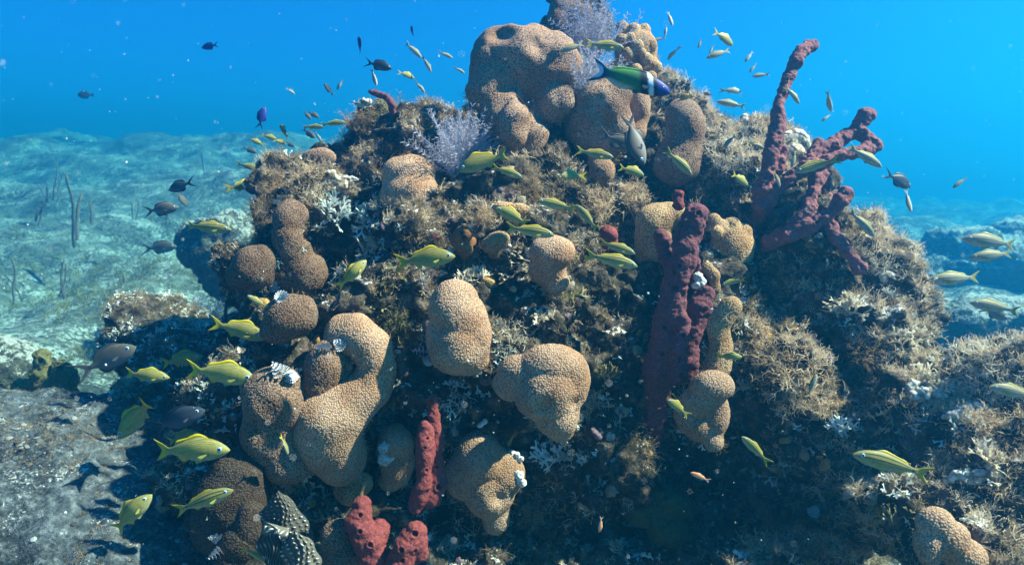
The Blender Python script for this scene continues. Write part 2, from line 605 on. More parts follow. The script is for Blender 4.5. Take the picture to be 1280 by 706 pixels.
fr = math_n(t, 'FRACT', math_n(t, 'MULTIPLY', sx.outputs[0], 16.0))
t.links.new(mix(t, ramp(t, fr, [(0.40, (1, 1, 1)), (0.55, (0, 0, 0))]), (0.13, 0.085, 0.08), (0.80, 0.79, 0.78)), b.inputs["Base Color"])
M["worm_plume"] = m
m, t, b = new_mat("spiny_fan")
uv = t.nodes.new("ShaderNodeUVMap")
uv.uv_map = "UVMap"
sx = t.nodes.new("ShaderNodeSeparateXYZ")
t.links.new(uv.outputs[0], sx.inputs[0])
t.links.new(ramp(t, sx.outputs[1], [(0.0, (0.04, 0.036, 0.03)), (0.55, (0.15, 0.13, 0.10)), (0.95, (0.60, 0.60, 0.56))]), b.inputs["Base Color"])
M["spiny_fan"] = m
m, t, b = new_mat("sea_rod")
v = coords(t, False)
t.links.new(ramp(t, noise(t, v, 60, 3), [(0.35, (0.06, 0.05, 0.042)), (0.65, (0.14, 0.12, 0.095))]), b.inputs["Base Color"])
M["sea_rod"] = m


# ------------------------------------------------------------------ seabed
def terrain_h(x, y):
    left = 1 / (1 + np.exp((x + 0.6) / 0.9))
    hl = 0.03 * np.clip(y - 2, 0, 5) + 0.19 * np.clip(y - 6.5, 0, None)
    hr = 0.02 + 0.022 * np.clip(y - 3.0, 0, None)
    h = left * hl + (1 - left) * hr
    h = np.where(h > 2.6, 2.6 + (h - 2.6) * 0.1, h)
    p = np.stack([x, y, np.zeros_like(x)], 1)
    h = h + fbm(p, [(0.45, 0.22), (1.1, 0.16), (2.6, 0.09), (6.0, 0.035), (14.0, 0.014)], 3) * (0.55 + 0.45 * np.clip(y / 5, 0, 1.4))
    hum = vnoise(p * 0.9 + 31.0, 9)
    h = h + 0.28 * np.clip(hum, 0, None) ** 1.3 * np.clip((y - 3) / 3, 0, 1)
    return h


nx, ny = 420, 420
a = np.linspace(-1, 1, nx)
X = np.sinh(a * 3.2) / math.sinh(3.2) * 27
bb = np.linspace(0, 1, ny)
Y = -4 + 31 * (0.35 * bb + 0.65 * bb ** 2.4)
gx, gy = np.meshgrid(X, Y)
gx, gy = gx.ravel(), gy.ravel()
gz = terrain_h(gx, gy)
idx = np.arange(nx * ny).reshape(ny, nx)
tf = np.stack([idx[:-1, :-1], idx[:-1, 1:], idx[1:, 1:], idx[1:, :-1]], -1).reshape(-1, 4)
tm = mesh_np("seabed", np.stack([gx, gy, gz], 1), tf)
seabed = link("seabed", tm, M["sand"])
tag(seabed, kind="structure")


def ground_z(x, y):
    return float(terrain_h(np.array([x]), np.array([y]))[0])


# ------------------------------------------------------------------ water body (the air of this picture)
def box_mesh(name, lo, hi):
    bm = bmesh.new()
    bmesh.ops.create_cube(bm, size=1)
    for q in bm.verts:
        q.co = Vector([lo[i] + (q.co[i] + 0.5) * (hi[i] - lo[i]) for i in range(3)])
    mm = bpy.data.meshes.new(name)
    bm.to_mesh(mm)
    bm.free()
    return mm


hm = bpy.data.materials.new("water_volume")
hm.use_nodes = True
t = hm.node_tree
t.nodes.clear()
pv = t.nodes.new("ShaderNodeVolumePrincipled")
pv.inputs["Color"].default_value = (0.005, 0.088, 0.185, 1)
pv.inputs["Absorption Color"].default_value = (0.15, 0.64, 0.70, 1)
pv.inputs["Density"].default_value = 0.235
pv.inputs["Anisotropy"].default_value = 0.65
mo = t.nodes.new("ShaderNodeOutputMaterial")
t.links.new(pv.outputs[0], mo.inputs["Volume"])
hz = link("haze", box_mesh("haze", (-28, -5, -1.6), (28, 28, 3.9)), hm)
tag(hz, kind="stuff")

# ------------------------------------------------------------------ the reef mass
def px_balls(lst, d0=None):
    out = []
    for e in lst:
        px, py, d, rx, ry = e[:5]
        k = d / F_PX
        rz = e[5] if len(e) > 5 else min(rx, ry) * k * 0.9
        out.append((tuple(P(px, py, d)), (rx * k, rz, ry * k)))
    return out


rock_spec = [
    (640, 470, 2.45, 300, 290, 0.62), (515, 228, 2.55, 112, 86, 0.40), (405, 300, 2.35, 82, 105, 0.32),
    (482, 182, 2.5, 52, 48, 0.25), (392, 275, 2.35, 56, 54, 0.22),
    (720, 250, 2.75, 190, 165, 0.45), (880, 270, 2.5, 105, 118, 0.35), (940, 230, 2.4, 60, 75, 0.25), (842, 172, 2.65, 38, 44, 0.2),
    (1000, 400, 2.25, 115, 130, 0.36), (1060, 440, 2.1, 85, 135, 0.28), (1110, 400, 2.15, 30, 60, 0.14),
    (1090, 560, 1.95, 120, 110, 0.32), (1170, 560, 1.75, 95, 98, 0.3), (1270, 600, 1.6, 110, 150, 0.36), (1190, 650, 1.55, 120, 80, 0.26),
    (370, 560, 2.05, 100, 190, 0.34), (330, 380, 2.15, 45, 80, 0.2), (420, 690, 1.95, 190, 130, 0.3), (640, 720, 2.15, 300, 120, 0.4),
    (590, 470, 2.05, 140, 160, 0.3), (460, 430, 2.05, 95, 120, 0.26), (700, 340, 2.2, 120, 90, 0.28), (870, 420, 2.1, 75, 120, 0.26),
    (960, 730, 1.75, 120, 60, 0.24), (930, 610, 2.3, 150, 150, 0.3), (800, 600, 2.35, 150, 150, 0.3), (710, 20, 2.75, 32, 40, 0.16), (1040, 330, 2.2, 60, 50, 0.2), (970, 300, 2.2, 62, 60, 0.2), (980, 480, 1.95, 70, 60, 0.2),
]
rm = blob_mesh("reef_rock", px_balls(rock_spec), 0.0095, 8)
v, n = get_vn(rm)
d1 = fbm(v, [(3.4, 0.085), (7.0, 0.065), (15.0, 0.035)], 11)
set_v(rm, v + n * d1[:, None])
v, n = get_vn(rm)
d2 = fbm(v, [(28.0, 0.018), (55.0, 0.010), (95.0, 0.006)], 41)
rid = -np.abs(vnoise(v * 20.0, 77)) * 0.022
set_v(rm, v + n * (d2 + rid)[:, None])
reef = link("reef_rock", rm, M["reef_rock"])
tag(reef, kind="structure")
dg = bpy.context.evaluated_depsgraph_get()
rv, rn = get_vn(rm)
polys = [p.vertices[:] for p in rm.polygons]
BVH = BVHTree.FromPolygons([tuple(x) for x in rv], polys)


def hit(px, py, default=2.2):
    """rock surface under a pixel: (point, normal, depth)"""
    d = (P(px, py, 1.0) - CAM).normalized()
    loc, no, i, dist = BVH.ray_cast(CAM, d)
    if loc is None:
        return P(px, py, default), Vector((0, -0.4, 0.9)).normalized(), default
    return loc, no, (loc - CAM).dot(CF)


# ------------------------------------------------------------------ star corals and their kin
CORALS = []          # (object, bvh) for contact


def coral(name, label, mat, parts, cat="coral", group=None, d=None, off=0.35, voxel=0.0032, lump=0.010, seed=0, dents=(), smooth=20, chained=False):
    """parts: (px, py, rx, ry, forward metres)"""
    stalk = d is None
    cx = sum(p[0] for p in parts) / len(parts)
    cy = sum(p[1] for p in parts) / len(parts)
    if d is None:
        ds = [hit(p[0], p[1])[2] for p in parts]
        rmean = sum(min(p[2], p[3]) for p in parts) / len(parts)
        d = sorted(ds)[len(ds) // 2]
        d = d - off * rmean * d / F_PX - .05
    org = P(cx, cy, d)
    balls = []
    if chained:
        seq = []
        for a_, b_ in zip(parts[:-1], parts[1:]):
            for q in range(4):
                seq.append(tuple(x + (y - x) * q / 4 for x, y in zip(a_, b_)))
        parts = seq + [tuple(parts[-1])]
    for p in parts:
        dd = d - (p[4] if len(p) > 4 else 0.0)
        k = dd / F_PX
        c = P(p[0], p[1], dd) - org
        rz = min(p[2], p[3]) * k * (p[5] if len(p) > 5 else 1.0)
        balls.append((tuple(c), (p[2] * k * 1.04, rz, p[3] * k * 1.04)))
    if stalk:      # the colony's foot, running back into the rock
        k = d / F_PX
        rm_ = sum(min(p[2], p[3]) for p in parts) / len(parts)
        for q in (.9, 1.7, 2.5):
            c = P(cx, cy + 5 * q, d + q * rm_ * k) - org
            balls.append((tuple(c), (rm_ * k * .72,) * 3))
    me = blob_mesh(name, balls, voxel * d / 1.7, smooth)
    vv, nn = get_vn(me)
    vv = vv + nn * fbm(vv + np.array(org), [(9.0, lump), (22.0, lump * 0.45)], 100 + seed)[:, None]
    for (px, py, r, dep) in dents:
        kk = d / F_PX
        tgt = P(px, py, d) - org
        rel = vv - np.array(tgt)
        lat = np.sqrt((rel @ np.array(CR)) ** 2 + (rel @ np.array(CU)) ** 2) / (r * kk)
        front = np.clip(-(nn @ np.array(CF)) * 1.5, 0, 1)
        vv = vv + np.array(CF) * (dep * np.exp(-(lat ** 2) * 1.3) * front)[:, None]
    set_v(me, vv)
    o = link(name, me, M[mat] if isinstance(mat, str) else mat, loc=org)
    tag(o, label, cat, group)
    CORALS.append(o)
    return o


G_CORAL = "star corals growing on the reef"
C = lambda *a, **k: coral("star_coral", *a, group=G_CORAL, **k)
C("large lumpy brown star coral on the reef top with a dimple and a finger", "coral_top",
  [(652, 72, 56, 38, .02), (616, 98, 34, 46, .02), (694, 78, 28, 36, .03), (630, 58, 36, 24, .0), (668, 110, 40, 30, .0), (640, 150, 36, 44, .03), (643, 152, 18, 36, .13), (690, 128, 26, 26, .04), (655, 172, 28, 26, .03)],
  d=2.22, seed=1, lump=.020, dents=[(628, 56, 15, .035), (660, 135, 16, .05), (672, 70, 14, .025)])
C("brown lobed star coral under the blue-headed wrasse", "coral_top",
  [(750, 128, 42, 36, 0), (735, 150, 30, 40, 0), (768, 118, 26, 24, .03), (772, 150, 22, 40, .01), (748, 175, 32, 30, -.03)], d=2.25, seed=2, lump=.016)
C("small dark coral lump below the lobed coral beside grey fish", "coral_top", [(752, 214, 15, 16, .02), (748, 200, 14, 12, .0)], d=2.18, seed=3)
C("knobbly tan coral at the reef top right of the lavender plume", "coral_mustard",
  [(795, 64, 26, 26, 0), (800, 86, 25, 20, 0), (778, 36, 8, 9, .03), (792, 37, 8, 8, .04), (805, 39, 8, 9, .03), (777, 51, 8, 8, .085), (814, 57, 8, 9, .05), (797, 57, 7, 7, .11), (785, 68, 8, 8, .105), (808, 74, 8, 8, .09), (820, 84, 8, 8, .05), (774, 82, 8, 9, .08), (795, 88, 8, 8, .105), (814, 96, 7, 7, .08), (788, 47, 6, 6, .09), (803, 66, 5, 5, .11)],
  d=2.42, seed=4, lump=.002, smooth=3)
C("tall columnar brown coral on the upper right with a pale rounded top", "coral_top",
  [(856, 152, 24, 26, .02), (853, 178, 23, 30, .01), (845, 204, 27, 28, .0)], d=2.2, seed=5, chained=True)
C("narrow sunlit coral column behind the diving grey fish", "coral_tan", [(800, 135, 13, 26, 0), (798, 160, 11, 18, 0)], d=2.32, seed=6)
C("tan hummock coral on the upper left under a fuzzy brown cap", "coral_tan",
  [(515, 245, 37, 32, .0), (512, 222, 33, 28, -.01), (535, 258, 19, 20, .01), (500, 215, 22, 20, 0)], seed=7, off=.5)
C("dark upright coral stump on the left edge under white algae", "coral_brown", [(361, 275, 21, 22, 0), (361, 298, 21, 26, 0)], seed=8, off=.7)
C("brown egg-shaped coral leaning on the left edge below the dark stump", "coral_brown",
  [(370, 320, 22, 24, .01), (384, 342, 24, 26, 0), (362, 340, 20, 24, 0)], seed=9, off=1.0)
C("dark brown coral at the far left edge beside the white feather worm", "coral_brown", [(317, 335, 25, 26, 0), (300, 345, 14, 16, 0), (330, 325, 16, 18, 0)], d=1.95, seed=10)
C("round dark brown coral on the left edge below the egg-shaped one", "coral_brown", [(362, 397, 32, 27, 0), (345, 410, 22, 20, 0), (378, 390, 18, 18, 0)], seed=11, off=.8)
C("big tan coral shaped like a hooked S in the left centre", "coral_tan",
  [(428, 420, 22, 27, .02), (446, 417, 25, 26, .03), (466, 434, 24, 26, .04), (472, 462, 22, 26, .04), (462, 488, 26, 26, .045), (436, 506, 33, 32, .05), (412, 524, 42, 42, .05), (408, 548, 42, 42, .03), (424, 572, 32, 34, .0)], seed=12, off=.9, lump=.006, chained=True)
C("brown ridged coral in the hollow of the hooked S", "coral_brown", [(405, 458, 25, 34, 0), (398, 480, 22, 24, 0), (425, 470, 14, 30, -.02)], seed=13, off=.9)
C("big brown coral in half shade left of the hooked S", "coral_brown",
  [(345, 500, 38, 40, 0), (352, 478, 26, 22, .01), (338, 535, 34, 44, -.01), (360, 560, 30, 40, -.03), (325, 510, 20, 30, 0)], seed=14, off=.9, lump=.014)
C("very dark rounded coral low in the shade beside the striped fish", "coral_shaded", [(300, 592, 34, 34, 0), (290, 620, 44, 50, 0), (272, 655, 32, 40, 0)], d=1.62, seed=15, chained=True)
C("dark finger-like coral leaning in the bottom left shade", "coral_shaded", [(312, 650, 19, 26, 0), (300, 675, 18, 26, 0), (288, 698, 18, 26, 0)], d=1.48, seed=16)
C("tan waisted coral standing in the centre of the reef", "coral_tan",
  [(566, 384, 31, 34, .02), (580, 400, 29, 32, .02), (574, 432, 38, 36, .01), (590, 420, 24, 30, .02), (560, 420, 26, 34, 0), (585, 450, 26, 18, 0)], seed=17, off=1.0, lump=.008)
C("broad tan coral tapering to a wedge in the centre front", "coral_tan",
  [(690, 458, 40, 28, .03), (655, 470, 34, 28, .01), (710, 475, 28, 34, .02), (685, 490, 42, 36, .03), (696, 515, 27, 32, .02), (700, 535, 16, 18, .01), (640, 480, 24, 20, 0)], seed=18, off=1.0, lump=.009, dents=[(677, 500, 12, .02), (716, 498, 9, .015)])
C("tan drop-shaped coral with a small capped top at the bottom centre", "coral_tan",
  [(608, 536, 14, 14, .0), (600, 572, 31, 32, .02), (585, 592, 27, 28, .01), (628, 588, 25, 32, .01), (612, 615, 30, 32, .015), (620, 645, 19, 26, 0)], seed=19, off=1.0, lump=.009, dents=[(625, 612, 10, .022)])
C("small tan coral with two white squirts beside the red finger sponge", "coral_tan", [(494, 556, 22, 25, 0), (497, 582, 22, 26, 0), (488, 600, 16, 14, 0)], seed=20, off=1.1)
C("small orange-brown coral ball above the red crust sponge", "coral_mustard", [(440, 611, 20, 20, 0), (450, 605, 15, 14, 0)], seed=21, off=1.2)
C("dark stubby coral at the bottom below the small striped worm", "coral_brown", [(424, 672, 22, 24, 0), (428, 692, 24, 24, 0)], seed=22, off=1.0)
C("pale tan mushroom-topped coral in the middle below the fish group", "coral_tan", [(690, 316, 27, 22, .02), (684, 336, 24, 24, .0), (692, 352, 20, 16, 0)], seed=23, off=1.0)
C("tan coral with a bumpy top behind the maroon tube sponge", "coral_mustard", [(822, 275, 26, 20, .02), (838, 270, 22, 16, .02), (818, 302, 24, 30, 0), (808, 315, 15, 22, 0)], seed=24, off=.9)
C("knobbly mustard coral right of the maroon tube sponge", "coral_mustard",
  [(915, 310, 26, 34, 0), (900, 285, 12, 12, .02), (915, 280, 11, 10, .02), (930, 290, 11, 12, .02), (893, 275, 9, 9, .02), (935, 305, 9, 12, .02), (896, 290, 8, 8, .05), (912, 335, 22, 22, 0), (908, 350, 14, 16, 0)], seed=25, off=.8, lump=.004, smooth=8)
C("small loop-shaped coral pressed against the maroon sponge", "coral_mustard", [(884, 335, 9, 9, 0), (893, 345, 9, 11, 0), (895, 360, 8, 10, 0)], d=1.85, seed=26)
C("small tan coral ball on a stalk below the knobbly mustard coral", "coral_mustard", [(912, 383, 15, 16, .01), (897, 405, 14, 18, 0), (902, 430, 13, 20, 0), (898, 455, 13, 16, 0)], d=1.72, seed=27, chained=True, smooth=8)
C("tan coral with a rounded knob and waist at the right centre", "coral_tan",
  [(889, 482, 27, 19, .02), (880, 500, 26, 22, .0), (896, 520, 18, 26, 0), (880, 530, 24, 22, -.02), (893, 550, 13, 13, 0), (862, 515, 16, 24, -.02)], d=1.68, seed=28)
C("small mustard coral nub below the two swimming grunts", "coral_mustard", [(622, 300, 13, 9, 0), (614, 306, 12, 9, 0)], seed=29, off=1.0)
C("thin mustard coral plate behind the grunt with the pale belly", "coral_mustard", [(628, 260, 15, 7, 0), (648, 263, 16, 8, 0)], seed=30, off=.8)
C("flat brown pillow coral on the upper left skyline", "coral_top", [(398, 196, 20, 10, 0), (388, 198, 10, 7, 0), (410, 197, 10, 8, 0)], d=2.22, seed=31)
C("blurred pale ridge coral in the bottom right corner", "coral_tan", [(1168, 655, 26, 20, 0), (1185, 672, 26, 24, 0), (1205, 695, 28, 26, 0), (1160, 680, 20, 30, 0)], d=1.3, seed=32)
coral("dark_coral", "dark brown coral crown at the very top behind the lavender plume", "coral_brown",
      [(708, 12, 20, 18, 0), (700, 28, 18, 20, 0), (722, 26, 20, 20, 0), (712, 38, 24, 16, 0)], group=None, d=2.5, seed=33, lump=.012)
coral("bleached_coral", "white-topped grey coral nubs behind the rope sponge trunk", "coral_pale",
      [(957, 158, 9, 9, 0), (955, 172, 10, 14, 0), (940, 165, 8, 12, 0), (930, 152, 8, 10, 0), (945, 190, 22, 14, 0), (928, 178, 14, 16, 0)], d=2.3, seed=34, lump=.008)
coral("bleached_coral", "white coral nubs between the rope sponge trunk and branches", "coral_pale",
      [(985, 176, 10, 10, 0), (997, 170, 11, 8, 0), (1006, 180, 8, 12, 0), (990, 195, 14, 16, 0), (1000, 205, 12, 14, 0)], d=2.25, seed=35, lump=.008)
for o in CORALS[-2:]:
    o["group"] = "bleached corals on the right shoulder"


# ------------------------------------------------------------------ sponges
def sponge(name, label, mat, paths, holes=(), group=None, cat="sponge", voxel=0.003, lump=0.004, seed=0, smooth=4, dd=0.0, fat=1.0):
    """paths: lists of (px, py, d, r_px)"""
    paths = [[(q[0], q[1], q[2] + dd, q[3] * fat) for q in pth] for pth in paths]
    allp = [q for pth in paths for q in pth]
    org = P(allp[0][0], allp[0][1], allp[0][2])
    balls = []
    for pth in paths:
        pts = [P(q[0], q[1], q[2]) - org for q in pth]
        rr_ = [q[3] * q[2] / F_PX for q in pth]
        if len(pts) == 1:
            balls.append((tuple(pts[0]), (rr_[0],) * 3))
        else:
            balls += chain(pts, rr_)
    me = blob_mesh(name, balls, voxel, smooth)
    vv, nn = get_vn(me)
    vv = vv + nn * fbm(vv + np.array(org), [(16.0, lump * 1.2), (42.0, lump * 0.9), (95., lump * .45), (190., lump * .2)], 200 + seed)[:, None]
    for (px, py, r) in holes:
        rel = vv + np.array(org) - np.array(CAM)
        dep = rel @ np.array(CF)
        sxp = rel @ np.array(CR) / dep * F_PX + W_PX / 2
        syp = -(rel @ np.array(CU)) / dep * F_PX + H_PX / 2
        dist2 = np.hypot(sxp - px, syp - py)
        facing = (nn * -rel).sum(1) > 0
        cand = np.where((dist2 < r * 1.5) & facing)[0]
        if len(cand) == 0: continue
        c = cand[np.argmin(dep[cand])]
        rm_ = r * dep[c] / F_PX
        dl = np.linalg.norm(vv - vv[c], axis=1) / rm_
        amt = np.where(dl < 1.0, -1.7 * rm_ * (1 - dl ** 2), 0) + 0.35 * rm_ * np.exp(-((dl - 1.25) / 0.3) ** 2)
        vv = vv + nn[c][None, :] * amt[:, None]
    set_v(me, vv)
    o = link(name, me, M[mat], loc=org)
    tag(o, label, cat, group)
    return o


GS = "red sponges on the reef"
sponge("rope_sponge", "long branching pinkish-red rope sponge reaching out on the upper right", "sponge_rope", [
    [(945, 290, 2.06, 14), (950, 262, 2.0, 14), (955, 235, 1.97, 14), (962, 205, 1.97, 13), (969, 172, 1.97, 11.5), (977, 118, 1.99, 10.5), (990, 86, 2.0, 10), (1003, 64, 2.01, 10), (1013, 56, 2.03, 9.5)],
    [(952, 240, 2.0, 14), (972, 212, 1.99, 10), (978, 188, 2.0, 8)],
    [(950, 258, 1.98, 14), (978, 232, 1.95, 11), (1008, 210, 1.94, 11), (1046, 196, 1.95, 9.5), (1075, 190, 1.97, 9), (1092, 184, 2.0, 9.5)],
    [(1010, 200, 1.98, 10), (1022, 182, 2.0, 10)],
    [(1018, 200, 2.0, 10), (1046, 177, 2.02, 10), (1072, 162, 2.03, 11), (1082, 145, 2.03, 11)],
    [(1072, 162, 2.03, 12), (1088, 176, 2.0, 11), (1097, 182, 1.99, 9)],
    [(945, 320, 2.06, 12), (964, 303, 1.95, 12), (990, 290, 1.9, 12), (1010, 262, 1.9, 12), (1016, 240, 1.92, 12), (1022, 222, 1.95, 11), (1032, 200, 1.97, 9)],
    [(985, 294, 1.9, 13), (1012, 284, 1.88, 11.5), (1036, 268, 1.87, 11), (1050, 252, 1.87, 10.5), (1056, 242, 1.88, 10.5)],
    [(1030, 270, 1.9, 10), (1045, 296, 1.88, 10), (1060, 316, 1.87, 11), (1074, 334, 1.87, 11)],
    [(1030, 262, 1.96, 9), (1038, 240, 2.0, 10), (1034, 228, 2.0, 10)],
], holes=[(978, 180, 2.5), (1020, 275, 2.5), (1048, 178, 2.5), (985, 96, 2.5), (960, 220, 2.5)], group=None, seed=1, lump=.006, fat=.82)
sponge("tube_sponge", "tall maroon tube sponge with round vents right of centre", "sponge_maroon", [
    [(816, 545, 1.74, 14), (818, 500, 1.66, 20), (826, 450, 1.60, 22), (836, 400, 1.56, 20), (846, 350, 1.54, 19), (857, 310, 1.53, 20), (868, 270, 1.53, 19)],
    [(846, 470, 1.55, 13), (851, 430, 1.53, 12), (852, 398, 1.53, 11)],
    [(858, 470, 1.58, 12), (864, 420, 1.58, 13), (873, 385, 1.58, 17), (881, 368, 1.58, 12)],
    [(866, 350, 1.57, 9), (870, 330, 1.56, 8)],
    [(838, 335, 1.58, 12), (829, 306, 1.6, 10), (827, 297, 1.6, 9)],
], holes=[(873, 265, 3.2), (840, 360, 3.2), (826, 411, 3.5), (826, 446, 3.2), (851, 418, 3), (852, 453, 3.2), (839, 343, 3), (852, 472, 3.5), (848, 283, 2.6), (832, 470, 3), (846, 330, 2.5)], dd=.22, fat=.9, lump=.0055, seed=2, group=None)
sponge("finger_sponge", "bright red twin finger sponge at the bottom centre", "sponge_red", [
    [(541, 500, 1.5, 8), (545, 540, 1.5, 8), (546, 580, 1.49, 9), (547, 605, 1.48, 12), (540, 625, 1.47, 11)],
    [(531, 535, 1.46, 9.5), (532, 570, 1.45, 11.5), (528, 605, 1.45, 11), (520, 632, 1.46, 10)],
], holes=[(534, 545, 2), (528, 560, 2), (535, 585, 2.2), (551, 603, 4), (547, 580, 2.4), (541, 505, 2)], dd=.14, seed=3, group=GS, voxel=.0025)
sponge("crust_sponge", "red crusting sponge lobe below the orange-brown coral ball", "sponge_red", [
    [(453, 632, 1.45, 11), (448, 655, 1.44, 16), (462, 678, 1.43, 19), (475, 662, 1.45, 12)], [(462, 678, 1.43, 19), (468, 700, 1.43, 17)],
], holes=[(453, 640, 3), (447, 662, 3), (463, 676, 3.2)], dd=.12, seed=4, group=GS, voxel=.0025)
sponge("crust_sponge", "red crusting sponge lump at the bottom edge with open vents", "sponge_red", [
    [(520, 665, 1.42, 15), (508, 682, 1.41, 17), (502, 702, 1.41, 18)], [(520, 665, 1.42, 15), (523, 690, 1.42, 12)],
], holes=[(521, 662, 4), (503, 684, 3.2), (522, 692, 3), (503, 700, 3)], dd=.12, seed=5, group=GS, voxel=.0025)
sponge("ball_sponge", "small pinkish-red sponge stub behind the tube sponge top", "sponge_red", [[(848, 256, 1.85, 8), (848, 244, 1.85, 8.5)]], seed=6, group=GS)
sponge("ball_sponge", "round pinkish-red ball sponge among tan algae at the centre", "sponge_red", [[(760, 293, 1.75, 11.5)], [(762, 302, 1.78, 11)]], seed=7, group=GS, voxel=.0025)
sponge("ball_sponge", "tiny dull red sponge in the dark hollow left of the orange sponge", "sponge_red", [[(544, 295, 1.9, 7)], [(549, 303, 1.93, 7)]], seed=8, group=GS)
sponge("orange_sponge", "orange-brown knobbly sponge in the dark above the tan waisted coral", "sponge_orange", [
    [(580, 292, 1.85, 11), (572, 300, 1.86, 10), (582, 312, 1.86, 9), (575, 318, 1.9, 8)], [(588, 302, 1.87, 7)]], holes=[(573, 292, 3), (580, 303, 4)], seed=9)
sponge("orange_sponge", "rusty orange sponge in the dark at the lower right", "sponge_orange", [
    [(942, 622, 1.98, 8), (952, 634, 1.95, 11), (958, 645, 1.93, 8), (970, 660, 1.9, 12), (982, 670, 1.88, 9), (978, 688, 1.9, 12)]], seed=10)
sponge("crust_sponge", "dim olive crusting sponge deep in the shaded cave", "sponge_olive_shaded", [
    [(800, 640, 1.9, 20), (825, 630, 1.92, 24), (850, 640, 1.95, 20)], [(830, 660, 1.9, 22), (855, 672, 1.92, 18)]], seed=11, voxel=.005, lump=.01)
sponge("branch_sponge", "purple-brown curled sponge branch on the upper left skyline", "sponge_maroon", [
    [(463, 116, 2.25, 4), (475, 119, 2.25, 5.5), (484, 122, 2.25, 6), (490, 132, 2.25, 5.5), (492, 148, 2.27, 5.5)]], seed=12)

# ------------------------------------------------------------------ algae
class Leaf:
    """collects flat ribbons"""
    def __init__(s): s.v, s.f, s.t = [], [], []

    def strip(s, pts, widths, side, tone):
        base = len(s.v)
        for p, wd in zip(pts, widths):
            s.v.append(p + side * wd * 0.5)
            s.v.append(p - side * wd * 0.5)
            s.t += [tone, tone]
        for i in range(len(pts) - 1):
            a_ = base + i * 2
            s.f.append((a_, a_ + 1, a_ + 3, a_ + 2))

    def arrays(s):
        return np.array([tuple(x) for x in s.v]), np.array(s.f), np.array(s.t)


def rvec(r): return Vector((r.gauss(0, 1), r.gauss(0, 1), r.gauss(0, 1))).normalized()


def tmpl_feather(seed, stems=34, R=1.0, wd=0.035, segs=5, lean=1.15, branch=2):
    r = random.Random(seed)
    L = Leaf()
    for s in range(stems):
        az, el = r.uniform(0, 6.283), r.uniform(0.0, lean)
        dr = Vector((math.sin(el) * math.cos(az), math.sin(el) * math.sin(az), math.cos(el)))
        p = Vector((r.gauss(0, .14), r.gauss(0, .14), -0.05))
        ln = R * r.uniform(0.55, 1.05) / segs
        tone = r.random()
        pts, side = [p.copy()], dr.cross(rvec(r)).normalized()
        for k in range(segs):
            dr = (dr + rvec(r) * 0.52).normalized()
            p = p + dr * ln
            pts.append(p.copy())
            for q in range(branch):
                bd = (dr * 0.6 + rvec(r) * 0.9).normalized()
                e = p + bd * R * r.uniform(.06, .15)
                e2 = e + (bd + rvec(r) * .5).normalized() * R * r.uniform(.05, .12)
                L.strip([p, e, e2], [wd * .7, wd * .6, wd * .25], bd.cross(rvec(r)).normalized(), min(1, max(0, tone + r.uniform(-.15, .15))))
        L.strip(pts, [wd * (1 - .12 * k) for k in range(len(pts))], side, tone)
    return L.arrays()


def tmpl_fork(seed, stems=16, R=1.0, wd=0.10, levels=4, lean=1.3):
    r = random.Random(seed)
    L = Leaf()

    def grow(p, dr, side, lev, ln, tone):
        if lev == 0: return
        e = p + dr * ln
        m_ = (p + e) / 2 + rvec(r) * ln * .12
        L.strip([p, m_, e], [wd * .75, wd * .8, wd * (1.0 if lev > 1 else .55)], side, tone)
        for sgn in (-1, 1):
            nd = (dr + side * sgn * r.uniform(.45, .8) + rvec(r) * .22).normalized()
            ns = (nd.cross(side.cross(dr))).normalized() * 1.0
            ns = (ns + rvec(r) * .25).normalized()
            grow(e, nd, ns, lev - 1, ln * r.uniform(.62, .95), tone)
    for s in range(stems):
        az, el = r.uniform(0, 6.283), r.uniform(0.0, lean)
        dr = Vector((math.sin(el) * math.cos(az), math.sin(el) * math.sin(az), math.cos(el)))
        side = dr.cross(rvec(r)).normalized()
        grow(Vector((r.gauss(0, .18), r.gauss(0, .18), -.04)), dr, side, levels, R * r.uniform(.26, .36), r.random())
    return L.arrays()


def tmpl_plume(seed, stems=15, R=1.0, wd=0.022):
    """flat-ish spray of stems with dense side branchlets"""
    r = random.Random(seed)
    L = Leaf()
    for s in range(stems):
        a0 = -.85 + 1.7 * (s + r.uniform(-.6, .6)) / (stems - 1)
        dr = Vector((math.sin(a0), r.uniform(-.25, .25), math.cos(a0))).normalized()
        p = Vector((r.gauss(0, .05), r.gauss(0, .04), -.02))
        n_ = 12
        ln = R * r.uniform(.45, 1.05) / n_
        pts = [p.copy()]
        side = Vector((0, 1, 0)).cross(dr).normalized()
        tone = r.uniform(.2, .9)
        for k in range(n_):
            dr = (dr + rvec(r) * .20 + Vector((0, 0, .03))).normalized()
            p = p + dr * ln
            pts.append(p.copy())
            if k < 1: continue
            for sg in (-1, 1):
                for q in range(2):
                    bd = (dr * .75 + side * sg * .8 + rvec(r) * .35).normalized()
                    e = p + bd * R * r.uniform(.03, .075)
                    L.strip([p, e], [wd * .8, wd * .5], (bd.cross(Vector((0, 1, 0))) + rvec(r) * .5).normalized(), min(1, tone + r.uniform(-.2, .2)))
        L.strip(pts, [wd * (1.3 - .06 * k) for k in range(len(pts))], side, tone * .6)
    return L.arrays()


def leaf_mesh(name, arr, mat):
    v_, f_, t_ = arr
    me = mesh_np(name, v_, f_, smooth=False)
    at = me.attributes.new("tone", 'FLOAT', 'POINT')
    at.data.foreach_set("value", t_.astype(np.float32))
    me.materials.append(mat)
    return me


FEATH = [tmpl_feather(s, 100, 1.0, .023, 7, 1.4, 2) for s in range(4)]
FORK = [tmpl_fork(s + 20, 18, 1.0, .105) for s in range(4)]
PLUME = [tmpl_plume(s + 40, 90, 1.0, .011) for s in range(3)]
_lm = {}


